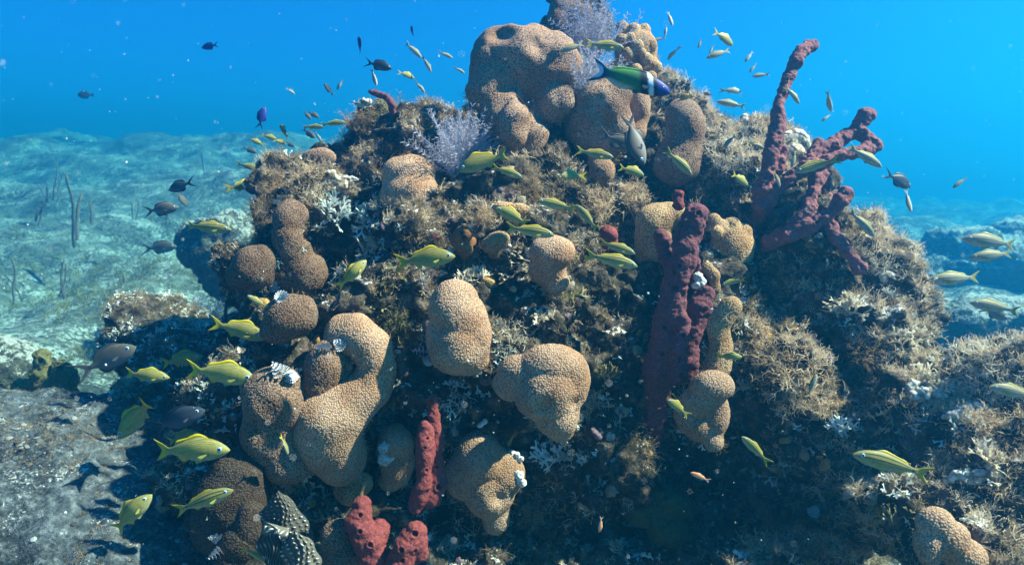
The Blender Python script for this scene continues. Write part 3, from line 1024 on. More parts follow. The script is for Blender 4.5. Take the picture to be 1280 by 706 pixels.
def leaf_obj(name, kind, var, mat, loc, normal, radius, label, cat, group, spin=None):
    key = (kind, var, mat)
    if key not in _lm:
        src = {"feather": FEATH, "fork": FORK, "plume": PLUME}[kind][var]
        _lm[key] = leaf_mesh(name, src, M[mat])
    o = link(name, _lm[key], loc=loc)
    z = Vector(normal).normalized()
    q = z.to_track_quat('Z', 'Y')
    o.rotation_mode = 'QUATERNION'
    o.rotation_quaternion = q @ Matrix.Rotation(random.uniform(0, 6.28) if spin is None else spin, 3, 'Z').to_quaternion()
    o.scale = (radius,) * 3
    tag(o, label, cat, group)
    return o


GA = "algae tufts growing over the reef"


def tuft(px, py, rpx, kind, mat, label, d=None, lift=0.5):
    loc, no, dep = hit(px, py)
    if d is not None: loc, dep = P(px, py, d), d
    nrm = (no * (1 - lift) + Vector((0, -.25, 1)) * lift).normalized()
    R_ = rpx * dep / F_PX
    loc = loc - nrm * R_ * 0.35
    nm = {"feather": "algae_tuft", "fork": "forked_algae"}[kind]
    return leaf_obj(nm, kind, random.randrange(4), mat, loc, nrm, R_, label, "algae", GA)


TUFTS = [
    (345, 235, 42, "feather", "algae_brown", "brown feathery tuft sticking out of the upper left edge"),
    (330, 262, 34, "feather", "algae_brown", "drooping dark brown tuft above the dark coral stump on the left edge"),
    (385, 215, 34, "feather", "algae_tan", "tan feathery tuft just below the flat pillow coral"),
    (452, 150, 32, "feather", "algae_brown", "brown tuft on the upper left skyline behind two grunts"),
    (478, 135, 34, "feather", "algae_olive", "olive wiry tuft around the curled purple sponge branch"),
    (528, 150, 34, "feather", "algae_brown", "reddish brown tuft left of the lower lavender plume"),
    (460, 190, 32, "feather", "algae_tan", "tan tuft in the middle of the upper left shoulder"),
    (500, 205, 32, "feather", "algae_brown", "fuzzy brown cap on top of the upper left hummock coral"),
    (540, 205, 28, "feather", "algae_brown", "brown tuft left of the plain yellow grunt"),
    (420, 265, 34, "fork", "algae_white", "whitish net-like forked algae beside the dark coral stump"),
    (465, 270, 30, "fork", "algae_white", "pale forked algae hanging left of the hummock coral"),
    (395, 240, 28, "feather", "algae_pale", "pale fuzzy tuft under the white sandy patch on the left shoulder"),
    (470, 310, 34, "fork", "algae_pale", "bleached ruffled algae on a lump left of the main grunt"),
    (455, 295, 20, "feather", "algae_tan", "orange-tan fuzzy patch on top of the bleached lump"),
    (485, 355, 38, "fork", "algae_olive", "yellow-brown forked algae behind the climbing grunt"),
    (500, 395, 34, "feather", "algae_olive", "mossy yellow-brown tuft above the hooked S coral"),
    (640, 420, 34, "feather", "algae_pale", "pale feathery tuft against the right side of the waisted coral"),
    (625, 440, 24, "fork", "algae_white", "blue-white forked sprig at the right foot of the waisted coral"),
    (575, 490, 30, "fork", "algae_white", "blue-white forked algae below the waisted coral"),
    (490, 520, 26, "fork", "algae_white", "white forked algae right of the hooked S coral"),
    (530, 420, 20, "fork", "algae_white", "small blue-white sprig between the S coral and the waisted coral"),
    (735, 510, 38, "feather", "algae_tan", "tan feathery tuft on the right edge of the wedge coral"),
    (700, 565, 40, "fork", "algae_white", "big blue-white forked algae under the tip of the wedge coral"),
    (665, 640, 34, "feather", "algae_brown", "brown stringy tuft right of the drop-shaped coral"),
    (655, 680, 36, "feather", "algae_pale", "pale tuft at the bottom edge right of the drop-shaped coral"),
    (385, 625, 34, "fork", "algae_white", "blue-white forked algae in the shade above the spiny fan"),
    (700, 240, 26, "feather", "algae_tan", "tan tuft beside the grunt turning to the left"),
    (745, 250, 34, "feather", "algae_tan", "bushy tan tuft behind the striped diving grunt"),
    (790, 240, 30, "feather", "algae_tan", "tan tuft left of the small red sponge stub"),
    (720, 290, 30, "feather", "algae_pale", "pale tuft above the mushroom-topped coral"),
    (640, 325, 34, "fork", "algae_pale", "cream forked algae left of the mushroom-topped coral"),
    (660, 235, 28, "feather", "algae_brown", "brown tuft in the dark above the cream algae"),
    (600, 265, 26, "feather", "algae_tan", "pinkish tan tuft right of the hummock coral"),
    (735, 325, 26, "feather", "algae_tan", "tan tuft below the round red ball sponge"),
    (715, 370, 24, "fork", "algae_olive", "dim olive forked algae below the mushroom-topped coral"),
    (680, 400, 26, "fork", "algae_pale", "pale forked sprig above the wedge coral"),
    (905, 185, 42, "feather", "algae_pale", "pale sunlit tuft right of the tall columnar coral"),
    (930, 210, 32, "feather", "algae_pale", "cream tuft left of the rope sponge trunk"),
    (850, 112, 26, "feather", "algae_pale", "cream fluffy tuft behind the head of the wrasse"),
    (880, 225, 30, "feather", "algae_tan", "tan tuft below the tall columnar coral"),
    (920, 250, 28, "feather", "algae_tan", "tan tuft above the knobbly mustard coral"),
    (985, 335, 40, "feather", "algae_brown", "brown tuft under the lower rope sponge branches"),
    (955, 375, 38, "feather", "algae_olive", "olive tuft right of the coral ball on a stalk"),
    (1000, 400, 34, "feather", "algae_brown", "brown shaded tuft in the middle of the right flank"),
    (945, 425, 40, "feather", "algae_tan", "tan tuft right of the stalked coral, lit from the right"),
    (985, 460, 56, "feather", "algae_tan", "largest tan bush on the right flank"),
    (1025, 500, 44, "feather", "algae_tan", "tan bush spilling down below the largest bush on the right flank"),
    (930, 480, 28, "fork", "algae_white", "blue-white forked algae right of the knobbed waist coral"),
    (985, 580, 34, "fork", "algae_white", "blue-white forked algae under the yellow striped grunt tail"),
    (1060, 380, 30, "fork", "algae_pale", "pale forked algae on the sunny right edge below the rope sponge tip"),
    (1105, 330, 28, "feather", "algae_pale", "pale tuft on the knob right of the rope sponge tip"),
    (1120, 370, 28, "feather", "algae_pale", "pale tuft behind the small grunt on the right flank"),
    (1130, 420, 28, "fork", "algae_pale", "cream crusty forked algae beside the dark stick"),
    (1085, 440, 34, "feather", "algae_brown", "dark tuft in the shade of the right flank"),
    (1060, 560, 34, "fork", "algae_tan", "tan forked algae left of the big striped grunt"),
    (1110, 520, 34, "fork", "algae_tan", "tan forked algae above the big striped grunt"),
    (1225, 455, 48, "feather", "algae_pale", "pale yellow bush on the right skyline"),
    (1265, 470, 40, "feather", "algae_pale", "pale bush at the right edge of the picture above the tan fish"),
    (1180, 490, 34, "fork", "algae_pale", "bleached algae on the white ridge at the right"),
    (1235, 540, 40, "feather", "algae_tan", "tan tuft below the blurred tan fish at the right edge"),
    (1190, 580, 42, "feather", "algae_tan", "tan tuft right of the big striped grunt tail"),
    (1250, 610, 44, "feather", "algae_tan", "tan tuft on the lower right slope"),
    (1110, 640, 30, "fork", "algae_olive", "dark olive algae left of the blurred ridge coral"),
    (1120, 560, 30, "fork", "algae_white", "blue-white forked algae above the back of the big striped grunt"),
    (1050, 535, 28, "fork", "algae_white", "blue-white forked sprig left of the big striped grunt head"),
    (1205, 540, 30, "fork", "algae_white", "whitish forked algae under the white ridge crust"),
    (1150, 470, 28, "fork", "algae_pale", "cream forked algae at the upper end of the white ridge crust"),
    (1240, 575, 30, "fork", "algae_pale", "cream forked algae near the right edge below the blurred tan fish"),
    (880, 470, 22, "fork", "algae_white", "small blue-white sprig between the maroon sponge and the knobbed waist coral"),
    (760, 470, 26, "fork", "algae_olive", "dim forked algae in the dark between wedge coral and maroon sponge"),
    (590, 345, 26, "fork", "algae_pale", "cream forked algae behind the top of the waisted coral"),
    (955, 690, 44, "feather", "algae_tan", "tan bush at the bottom edge below the rusty orange sponge"),
    (1030, 700, 40, "feather", "algae_brown", "brown bush at the bottom edge right of the tan bush"),
    (1090, 690, 34, "feather", "algae_brown", "dark brown tuft at the bottom edge left of the ridge coral"),
]
for e in TUFTS: tuft(*e)

GP = "lavender sea plumes"


def plume(px, py, rpx, d, var, label, mat="plume", nrm=(0, -.1, 1), group=GP):
    return leaf_obj("sea_plume", "plume", var, mat, P(px, py, d), nrm, rpx * d / F_PX, label, "sea plume", group, spin=0.0)


plume(742, 72, 78, 2.35, 0, "bushy lavender sea plume on the reef top")
plume(738, 125, 72, 2.2, 1, "lavender sea plume behind the wrasse tail, below the top one", nrm=(.1, -.2, 1))
plume(570, 218, 86, 2.12, 2, "pale lavender sea plume left of the large top coral", nrm=(.12, -.2, 1))
plume(592, 205, 62, 2.15, 0, "small lavender sea plume tucked against the large top coral", nrm=(.1, -.2, 1))
plume(240, 440, 80, 2.9, 1, "hazy lilac sea plume on the rubble mound left of the reef")
plume(305, 352, 36, 2.1, 2, "small purple plume at the far left edge of the reef")

# ground cover: small sprigs and turf over the whole reef surface
sub = [tmpl_feather(60 + s, 11, 1.0, .042, 3, 1.3, 1) for s in range(5)]
subf = [tmpl_fork(80 + s, 3, 1.0, .15, 3, 1.2) for s in range(4)]


def scatter(name, mesh, tmpls, count, rmin, rmax, mat, seed, mask=None, lift=0.3):
    g = np.random.default_rng(seed)
    mesh.calc_loop_triangles()
    tri = np.empty(len(mesh.loop_triangles) * 3, dtype=np.int32)
    mesh.loop_triangles.foreach_get("vertices", tri)
    tri = tri.reshape(-1, 3)
    V_, _ = get_vn(mesh)
    A, B, Cc = V_[tri[:, 0]], V_[tri[:, 1]], V_[tri[:, 2]]
    nr = np.cross(B - A, Cc - A)
    ar = np.linalg.norm(nr, axis=1) * .5
    nr = nr / (2 * ar[:, None] + 1e-12)
    wgt = ar.copy()
    ctr = (A + B + Cc) / 3
    if mask is not None: wgt = wgt * mask(ctr, nr)
    pick = g.choice(len(tri), count, p=wgt / wgt.sum())
    u, v2 = g.random(count), g.random(count)
    sw = u + v2 > 1
    u[sw], v2[sw] = 1 - u[sw], 1 - v2[sw]
    pos = A[pick] + (B - A)[pick] * u[:, None] + (Cc - A)[pick] * v2[:, None]
    zz = nr[pick] * (1 - lift) + np.array([0, 0, 1.0]) * lift + g.normal(0, .25, (count, 3))
    zz /= np.linalg.norm(zz, axis=1)[:, None]
    hv = g.normal(0, 1, (count, 3))
    xx = np.cross(hv, zz)
    xx /= np.linalg.norm(xx, axis=1)[:, None]
    yy = np.cross(zz, xx)
    sc_ = rmin + (rmax - rmin) * g.random(count) ** 1.8
    kind = g.integers(0, len(tmpls), count)
    tone = np.clip(.5 + .5 * vnoise(pos * 6.0, seed) + g.normal(0, .18, count), 0, .999)
    if name in ("encrusting_growth", "slab_rubble"): tone = g.random(count) ** 1.2
    vs, fs, ts, n0 = [], [], [], 0
    for k, (tv, tfc, tt) in enumerate(tmpls):
        ii = np.where(kind == k)[0]
        if len(ii) == 0: continue
        Rm = np.stack([xx[ii], yy[ii], zz[ii]], 1) * sc_[ii][:, None, None]
        vv_ = np.einsum('vk,nkj->nvj', tv, Rm) + pos[ii][:, None, :]
        ff_ = tfc[None] + (np.arange(len(ii)) * len(tv))[:, None, None] + n0
        vs.append(vv_.reshape(-1, 3))
        fs.append(ff_.reshape(-1, tfc.shape[1]))
        ts.append(np.repeat(tone[ii], len(tv)))
        n0 += len(ii) * len(tv)
    me = leaf_mesh(name, (np.concatenate(vs), np.concatenate(fs), np.concatenate(ts)), mat)
    o = link(name, me)
    tag(o, kind="stuff")
    return o


def front(c, n): return ((n[:, 1] < .45) | (n[:, 2] > .2)) * (0.35 + np.clip(n[:, 2] + .5 * n[:, 0], 0, 1))


M["turf_brown"] = leaf_mat("turf_brown", (0.07, 0.047, 0.024), (0.50, 0.34, 0.19), .35)
M["turf_white"] = leaf_mat("turf_white", (0.22, 0.24, 0.20), (0.72, 0.72, 0.66), .2)
M["turf_tan"] = leaf_mat("turf_tan", (0.33, 0.22, 0.12), (0.86, 0.69, 0.51), .4)


def px_of(c):
    rel = c - np.array(CAM)
    dp = np.maximum(rel @ np.array(CF), .1)
    return rel @ np.array(CR) / dp * F_PX + W_PX / 2, -(rel @ np.array(CU)) / dp * F_PX + H_PX / 2


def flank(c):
    """sunlight put into the turf: denser and paler on the right flank and crest (object space: x to the right, z up)"""
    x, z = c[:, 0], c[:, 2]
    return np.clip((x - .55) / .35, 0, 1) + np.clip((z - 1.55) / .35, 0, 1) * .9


def hollow(c):
    """turf thinned between the coral heads: dark rock stands in for shade there"""
    return 1 - .8 * np.exp(-((c[:, 0] - .12) / .42) ** 2 - ((c[:, 2] - .92) / .34) ** 2)


scatter("algae_turf", rm, sub, 12000, .012, .040, M["turf_brown"], 5,
        lambda c, n: front(c, n) * np.clip(vnoise(c * 4.2, 91) * 2.4 + .35, .02, 1) * hollow(c))
scatter("sunlit_pale_turf", rm, sub, 12000, .014, .046, M["turf_tan"], 15,  # pale tone massed on the sun side paints its highlights
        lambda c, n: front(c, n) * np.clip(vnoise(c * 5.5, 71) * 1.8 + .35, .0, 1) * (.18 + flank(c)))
scatter("lower_slope_turf", rm, sub, 6500, .012, .040, M["turf_tan"], 25,  # more pale turf, its tone stands in for sunlight on this slope
        lambda c, n: np.clip((c[:, 0] - .6) / .25, 0, 1) * np.clip((1.25 - c[:, 2]) / .2, 0, 1) * np.clip(n[:, 2] * .8 + n[:, 0] * .4 + .15, 0, 1))
scatter("forked_algae_turf", rm, subf, 2600, .014, .036, M["turf_white"], 6,
        lambda c, n: front(c, n) * np.clip(vnoise(c * 5.0, 55) * 1.5 + .1, 0, 1))

bits = []
for q in range(6):
    bmx = bmesh.new()
    bmesh.ops.create_icosphere(bmx, subdivisions=2, radius=1)
    vq = np.array([x.co[:] for x in bmx.verts])
    fq = np.array([[y.index for y in f.verts] for f in bmx.faces])
    bmx.free()
    vq = vq * (1 + .45 * vnoise(vq * 1.7 + q * 9.1, 60 + q) + .2 * vnoise(vq * 4.1 + q * 3.7, 70 + q))[:, None] * np.array([1, .85, .38])
    bits.append((vq, fq, np.full(len(vq), .5)))
m, t, b = new_mat("crust_bits")
at = t.nodes.new("ShaderNodeAttribute")
at.attribute_name = "tone"
cc = ramp(t, at.outputs["Fac"], [(0.0, (0.05, 0.03, 0.03)), (0.18, (0.16, 0.10, 0.12)), (0.30, (0.30, 0.22, 0.13)), (0.42, (0.12, 0.08, 0.045)), (0.55, (0.34, 0.20, 0.07)), (0.66, (0.24, 0.19, 0.13)), (0.80, (0.30, 0.26, 0.22)), (0.92, (0.36, 0.33, 0.30)), (1.0, (0.20, 0.07, 0.06))], 'CONSTANT')
nn_ = noise(t, coords(t), 150, 3, .7)
t.links.new(mix(t, 1.0, cc, ramp(t, nn_, [(0.3, (.45,) * 3), (0.65, (1.25,) * 3)]), 'MULTIPLY'), b.inputs["Base Color"])
bp = N(t, "ShaderNodeBump", i_Strength=0.9, i_Distance=0.006)
t.links.new(nn_, bp.inputs["Height"])
t.links.new(bp.outputs[0], b.inputs["Normal"])
M["crust_bits"] = m
ob_ = scatter("encrusting_growth", rm, bits, 2000, .005, .024, M["crust_bits"], 45,
              lambda c, n: front(c, n) * np.clip(vnoise(c * 6.5, 43) * 1.8 + .3, 0, 1), lift=.0)
ob_.data.polygons.foreach_set("use_smooth", np.ones(len(ob_.data.polygons), dtype=bool))

cv, cf, cn = [], [], 0
for o in CORALS:
    v_, _ = get_vn(o.data)
    o.data.calc_loop_triangles()
    tri = np.empty(len(o.data.loop_triangles) * 3, dtype=np.int32)
    o.data.loop_triangles.foreach_get("vertices", tri)
    cv.append(v_ + np.array(o.location))
    cf.append(tri.reshape(-1, 3) + cn)
    cn += len(v_)
ctmp = mesh_np("coral_tmp", np.concatenate(cv), np.concatenate(cf))
rim = lambda c, n: np.clip(n[:, 1] * .9 - n[:, 2] * .6 - .05, 0, 1) * np.clip(vnoise(c * 9., 63) * 1.6 + .5, 0, 1)
scatter("coral_base_turf", ctmp, sub, 3200, .012, .034, M["turf_brown"], 51, rim, lift=.1)
scatter("coral_base_forked_algae", ctmp, subf, 700, .012, .032, M["turf_white"], 52, rim, lift=.1)
bpy.data.meshes.remove(ctmp)

# ------------------------------------------------------------------ worms, shells and other small life
def worm_mesh(seed=0, turns=4.5):
    n_t, vs, fs, uvs = 90, [], [], []
    for i in range(n_t + 1):
        tt = i / n_t
        a_ = tt * turns * 2 * math.pi
        ro = 1.0 * (1 - tt) ** .8 + .10
        z_ = tt * 2.1
        for j, rr_ in enumerate((.06, .55 * ro, ro)):
            vs.append((math.cos(a_) * rr_, math.sin(a_) * rr_, z_ + (.16, .05, .14)[j] * (1 if j else 1)))
            uvs.append((tt * turns, j / 2))
    for i in range(n_t):
        for j in range(2):
            a0 = i * 3 + j
            fs.append((a0, a0 + 3, a0 + 4, a0 + 1))
    nv = len(vs)
    me = mesh_np("christmas_tree_worm", vs, fs)
    uv_ = me.uv_layers.new(name="UVMap")
    li = np.empty(len(me.loops), dtype=np.int32)
    me.loops.foreach_get("vertex_index", li)
    uv_.data.foreach_set("uv", np.array(uvs, dtype=np.float32)[li].ravel())
    me.materials.append(M["worm_plume"])
    return me


WM = worm_mesh()
dg = bpy.context.evaluated_depsgraph_get()


def scene_hit(px, py, default):
    dg_ = bpy.context.evaluated_depsgraph_get()
    dr = (P(px, py, 1.0) - CAM).normalized()
    org = CAM.copy()
    for _ in range(6):
        ok, loc, no, i, ob, mt = sc.ray_cast(dg_, org, dr)
        if not ok: return P(px, py, default), Vector((0, -1, .3))
        if ob.name.startswith("haze"):
            org = loc + dr * .01
            continue
        return loc, no
    return P(px, py, default), Vector((0, -1, .3))


GW = "christmas tree worms on the corals"
for px, py, r, ax, lab in [
    (352, 466, 11, (-.35, -.5, .8), "striped spiral worm on top of the half-shaded coral at the left"),
    (364, 472, 9, (.3, -.6, .7), "bushy white spiral worm right of the striped one on the half-shaded coral"),
    (427, 432, 9, (-.3, -.8, .6), "white striped spiral worm at the inner edge of the hooked S coral"),
    (408, 436, 8, (-.7, -.6, .3), "white spiral worm pointing left on the ridged coral in the S hollow"),
    (531, 440, 9, (-.95, -.35, .2), "white banded spiral worm pointing left from the waisted coral"),
    (537, 449, 9, (-.1, -.95, -.1), "white spiral worm facing the viewer beside the waisted coral"),
    (497, 442, 6, (.3, -.7, .5), "small dim spiral worm in the gap right of the hooked S coral"),
    (345, 358, 9, (-.2, -.8, .6), "brown striped spiral worm below the egg-shaped coral"),
    (352, 372, 9, (.1, -.9, .2), "brown round spiral worm between the egg-shaped and round corals"),
    (424, 645, 9, (-.6, -.6, -.4), "grey striped spiral worm left of the red crusting sponge"),
    (276, 672, 9, (-.5, -.7, .4), "dim spiral worm in the shade at the bottom left"),
    (274, 690, 8, (-.6, -.7, -.1), "dim white-tipped spiral worm lowest in the bottom left shade"),
    (1017, 640, 8, (-.1, -.6, .8), "small grey striped worm in the dark at the lower right"),
]:
    loc, no = scene_hit(px, py, 1.6)
    dd = (loc - CAM).dot(CF)
    k = r * dd / F_PX
    o = link("christmas_tree_worm", WM, loc=loc - Vector(ax).normalized() * k * .3)
    o.rotation_mode = 'QUATERNION'
    o.rotation_quaternion = Vector(ax).to_track_quat('Z', 'Y')
    o.scale = (k,) * 3
    tag(o, lab, "worm", GW)
loc, no = scene_hit(347, 329, 1.8)
leaf_obj("feather_worm", "fork", 1, "algae_white", loc, (-.2, -.8, .4), .026, "white fluffy feather worm between the egg-shaped and far left corals", "worm", None)
loc, no = scene_hit(328, 350, 1.8)
leaf_obj("feather_worm", "fork", 2, "algae_white", loc, (-.4, -.8, .4), .012, "tiny white feather worm below the larger white one at the left", "worm", None)


def lumps(name, label, cat, mat, pts, group=None, voxel=.0018, hole=False):
    loc0, _ = scene_hit(pts[0][0], pts[0][1], 1.6)
    balls = []
    for px, py, r in pts:
        loc, no = scene_hit(px, py, 1.6)
        dd = (loc - CAM).dot(CF)
        if balls: dd = (loc0 - CAM).dot(CF)
        k = r * dd / F_PX
        balls.append((tuple(P(px, py, dd) - loc0), (k * 1.1, k * .9, k * 1.1)))
    me = blob_mesh(name, balls, voxel, 2)
    displace(me, [(70., .0042), (170., .0022), (340., .001)], 5, loc0)
    o = link(name, me, M[mat], loc=loc0)
    return tag(o, label, cat, group)


lumps("sea_squirt", "round white sea squirt, upper of two on the small tan coral", "sea squirt", "white_shell", [(479, 559, 7), (485, 557, 5)], "white sea squirts")
lumps("sea_squirt", "round white sea squirt, lower of two on the small tan coral", "sea squirt", "white_shell", [(481, 574, 8), (490, 571, 4)], "white sea squirts")
lumps("barnacle", "white crusty barnacle on the right edge of the drop-shaped coral", "barnacle", "white_shell", [(648, 594, 6), (652, 603, 5), (645, 603, 4)], "white barnacles")
lumps("barnacle", "white curved shell at the upper right of the drop-shaped coral", "barnacle", "white_shell", [(640, 566, 4), (646, 568, 4), (651, 573, 4)], "white barnacles")
lumps("barnacle", "white crust on the cap of the drop-shaped coral", "barnacle", "white_shell", [(601, 531, 4), (606, 527, 4)], "white barnacles")
lumps("barnacle", "pale green shell in the notch of the maroon sponge", "barnacle", "white_shell", [(872, 346, 6), (878, 352, 5), (870, 356, 5)], "white barnacles")


for px, py, rx, ry, lab in [
    (430, 224, 24, 9, "white sunlit crust patch on the upper left shoulder"),
    (412, 230, 14, 7, "smaller white crust patch just left of the larger one on the left shoulder"),
    (452, 128, 12, 6, "white crust patch on the upper left skyline"),
    (545, 137, 10, 6, "small white crust patch left of the lavender plume top"),
    (1172, 492, 46, 15, "long white sandy crust on the right ridge"),
    (1208, 518, 30, 13, "white crust lower down the right ridge"),
    (1215, 592, 34, 11, "pale crust on the lower right slope"),
    (1108, 345, 12, 9, "white crust patch right of the rope sponge tip"),
    (1150, 440, 10, 7, "pale crust knob on the right flank skyline"),
]:
    loc, no, dep = hit(px, py)
    k = dep / F_PX
    balls = [(tuple(no * -.004), (rx * k * .8, rx * k * .22, ry * k * .7))]
    for q in range(34 if rx > 25 else 22):
        an, rr_ = random.uniform(0, 6.283), math.sqrt(random.random())
        l2, n2, d2 = hit(px + rx * rr_ * math.cos(an), py + ry * rr_ * math.sin(an))
        if abs(d2 - dep) > .15: continue
        sr = rx * k * random.uniform(.10, .24) * (1.25 if rx > 20 else 1)
        balls.append((tuple(l2 - n2 * sr * .3 - loc), (sr, sr * .8, sr * .7)))
    if not balls: balls = [((0, 0, 0), (.01, .01, .008))]
    me = blob_mesh("white_crust", balls, .0035, 2)
    keep_largest(me)
    displace(me, [(22., .006), (50., .004), (110., .003), (220., .0015)], 17, loc)
    o = link("white_crust", me, M["coral_pale"], loc=loc)
    tag(o, lab, "crust", "white crust patches on the reef")

# ruffled fan with rows of white spines
def spiny_fan():
    d0 = 1.36
    org = P(355, 690, d0)
    vs, fs, uvs = [], [], []

    def sheet(rows, cols, fn):
        b0 = len(vs)
        for i in range(rows + 1):
            for j in range(cols + 1):
                q, uvv = fn(i / rows, j / cols)
                vs.append(tuple(q - org))
                uvs.append((j / cols, uvv))
        for i in range(rows):
            for j in range(cols):
                a_ = b0 + i * (cols + 1) + j
                fs.append((a_, a_ + 1, a_ + cols + 2, a_ + cols + 1))

    rf = random.Random(3)
    jit = [[rf.uniform(.3, 1) for _ in range(40)] for _ in range(40)]

    def patch(p00, p01, p10, p11, rows, cols, spk, tone, bulge, dd, rib):
        """px corners: top-left, top-right, bottom-left, bottom-right; rows x cols of spines"""
        def fn(s_, t_):
            x_ = (p00[0] * (1 - t_) + p01[0] * t_) * (1 - s_) + (p10[0] * (1 - t_) + p11[0] * t_) * s_
            y_ = (p00[1] * (1 - t_) + p01[1] * t_) * (1 - s_) + (p10[1] * (1 - t_) + p11[1] * t_) * s_
            x_ += (t_ - .5) * 14 * math.sin(math.pi * s_) + 2.5 * math.sin(s_ * 9 + t_ * 7)
            y_ += 3.0 * math.sin(t_ * 8 + s_ * 4)
            sr, tc = s_ * rows, t_ * cols
            j_ = jit[int(sr) % 40][int(tc) % 40]
            ribv = .5 - .5 * math.cos(tc * 2 * math.pi)
            spike = max(0.0, ribv - .35) * max(0.0, -math.cos(sr * 2 * math.pi)) * j_ * 1.5
            out = bulge * math.sin(math.pi * t_) + spk * spike + rib * ribv
            return P(x_, y_, d0 + dd - out), min(1.0, tone + 1.0 * spike)
        sheet(int(rows * 10), int(cols * 12), fn)
    patch((340, 616), (356, 615), (326, 662), (386, 668), 9, 9, .006, .08, .03, .03, .001)
    patch((327, 654), (357, 671), (330, 706), (353, 716), 3, 10, .002, .10, .02, .0, .005)
    patch((354, 664), (384, 668), (360, 716), (399, 714), 8, 6, .010, .25, .03, -.01, .003)
    patch((326, 655), (334, 650), (352, 676), (360, 668), 5, 2, .006, .45, .012, -.015, .003)
    me = mesh_np("ruffled_fan", vs, fs)
    uv_ = me.uv_layers.new(name="UVMap")
    li = np.empty(len(me.loops), dtype=np.int32)
    me.loops.foreach_get("vertex_index", li)
    uv_.data.foreach_set("uv", np.array(uvs, dtype=np.float32)[li].ravel())
    o = link("ruffled_fan", me, M["spiny_fan"], loc=org)
    tag(o, "ruffled fan with rows of white-tipped spines at the bottom left", "fan worm")


spiny_fan()


def tube_mesh(name, paths, nseg=8):
    vs, fs = [], []
    for pts, rs in paths:
        b0 = len(vs)
        for i, (p, r_) in enumerate(zip(pts, rs)):
            p = Vector(p)
            d_ = (Vector(pts[min(i + 1, len(pts) - 1)]) - Vector(pts[max(i - 1, 0)])).normalized()
            x_ = d_.orthogonal().normalized()
            y_ = d_.cross(x_)
            for j in range(nseg):
                an = 2 * math.pi * j / nseg
                vs.append(tuple(p + (x_ * math.cos(an) + y_ * math.sin(an)) * r_))
        for i in range(len(pts) - 1):
            for j in range(nseg):
                a_, b_ = b0 + i * nseg + j, b0 + i * nseg + (j + 1) % nseg
                fs.append((a_, b_, b_ + nseg, a_ + nseg))
        e = b0 + (len(pts) - 1) * nseg
        for j in range(1, nseg - 2, 2):
            fs.append((e, e + j, e + j + 1, e + j + 2))
    return mesh_np(name, vs, fs)


# dark stick on the right flank
pts = [(P(1128, 400, 1.95)), (P(1150, 389, 1.93)), (P(1164, 384, 1.92)), (P(1175, 378, 1.9))]
pts = [P(1128, 400, 1.95), P(1142, 393, 1.93), P(1158, 387, 1.92), P(1172, 380, 1.9), P(1176, 378, 1.9)]
o = link("sea_rod", tube_mesh("sea_rod", [([q - pts[0] for q in pts], [.004, .004, .004, .005, .004])]), M["sea_rod"], loc=pts[0])
tag(o, "thin dark rod sticking out of the sunny right flank", "sea rod", "sea rods")

# ------------------------------------------------------------------ surrounding rocks
def boulder(name, label, mat, parts, d, voxel=.02, lump=.03, seed=0, cat="rock", group=None, rz=None):
    org = P(parts[0][0], parts[0][1], d)
    balls = []
    for p in parts:
        dd = d + (p[4] if len(p) > 4 else 0)
        k = dd / F_PX
        balls.append((tuple(P(p[0], p[1], dd) - org), (p[2] * k, (p[5] if len(p) > 5 else min(p[2], p[3]) * k), p[3] * k)))
    me = blob_mesh(name, balls, voxel, 6)
    displace(me, [(1.6 / max(.2, lump * 8), lump * 1.2), (6., lump * .8), (14., lump * .7), (34., lump * .42), (70., lump * .25)], 300 + seed, org)
    o = link(name, me, M[mat], loc=org)
    return tag(o, label, cat, group), me


GB = "rocks around the reef"
slab_o, slab_m = boulder("rock_slab", "broad sandy grey rock slab filling the bottom left corner", "slab",
                         [(90, 640, 260, 130, 0, .75), (-60, 600, 200, 110, .1, .6), (220, 690, 130, 120, -.1, .4), (100, 720, 300, 120, -.2, .6)], 2.15, .013, .022, 1, group=GB)
rub_o, rub_m = boulder("rubble_mound", "encrusted rubble mound between the rock slab and the reef", "reef_rock",
        [(205, 430, 70, 50, 0, .25), (190, 400, 45, 30, 0, .2), (265, 470, 60, 65, -.1, .25), (240, 500, 90, 50, -.2, .25), (300, 430, 30, 40, -.1, .2)], 2.75, .012, .02, 2, group=GB)
boulder("boulder", "pale sandy boulder at the left edge of the picture", "boulder", [(-10, 470, 75, 50, 0), (40, 500, 45, 36, 0)], 3.1, .016, .02, 3, group=GB)
boulder("boulder", "dark shadowed boulder beyond the left edge of the reef", "boulder", [(285, 310, 60, 42, 0), (310, 340, 50, 50, 0)], 5.0, .03, .04, 4, group=GB)
boulder("boulder", "hazy rounded boulder high on the left slope", "boulder", [(245, 208, 45, 18, 0, .5), (215, 216, 40, 14, 0, .5)], 18.0, .1, .06, 5, group=GB)
boulder("boulder", "hazy boulder on the left skyline", "boulder", [(80, 188, 55, 22, 0, .7), (110, 200, 50, 18, 0, .7), (30, 205, 60, 18, 0, .7)], 22.0, .14, .08, 6, group=GB)
boulder("boulder", "blue hazy coral boulder with a bumpy top at the right", "boulder",
        [(1235, 335, 85, 38, 0, .8), (1200, 310, 40, 24, 0, .5), (1275, 310, 60, 34, .2, .6), (1150, 345, 40, 26, 0, .5)], 7.5, .035, .06, 7, group=GB)
boulder("boulder", "flat-topped pale rock at the right edge below the blue boulder", "boulder",
        [(1235, 400, 100, 30, 0, .45), (1190, 405, 60, 28, 0, .4), (1280, 420, 90, 46, 0, .5)], 4.6, .022, .03, 8, group=GB)
boulder("boulder", "low pale ledge on the right horizon left of the blue boulder", "boulder", [(1140, 310, 60, 14, 0, .6), (1100, 318, 40, 12, 0, .6)], 12.0, .05, .05, 9, group=GB)
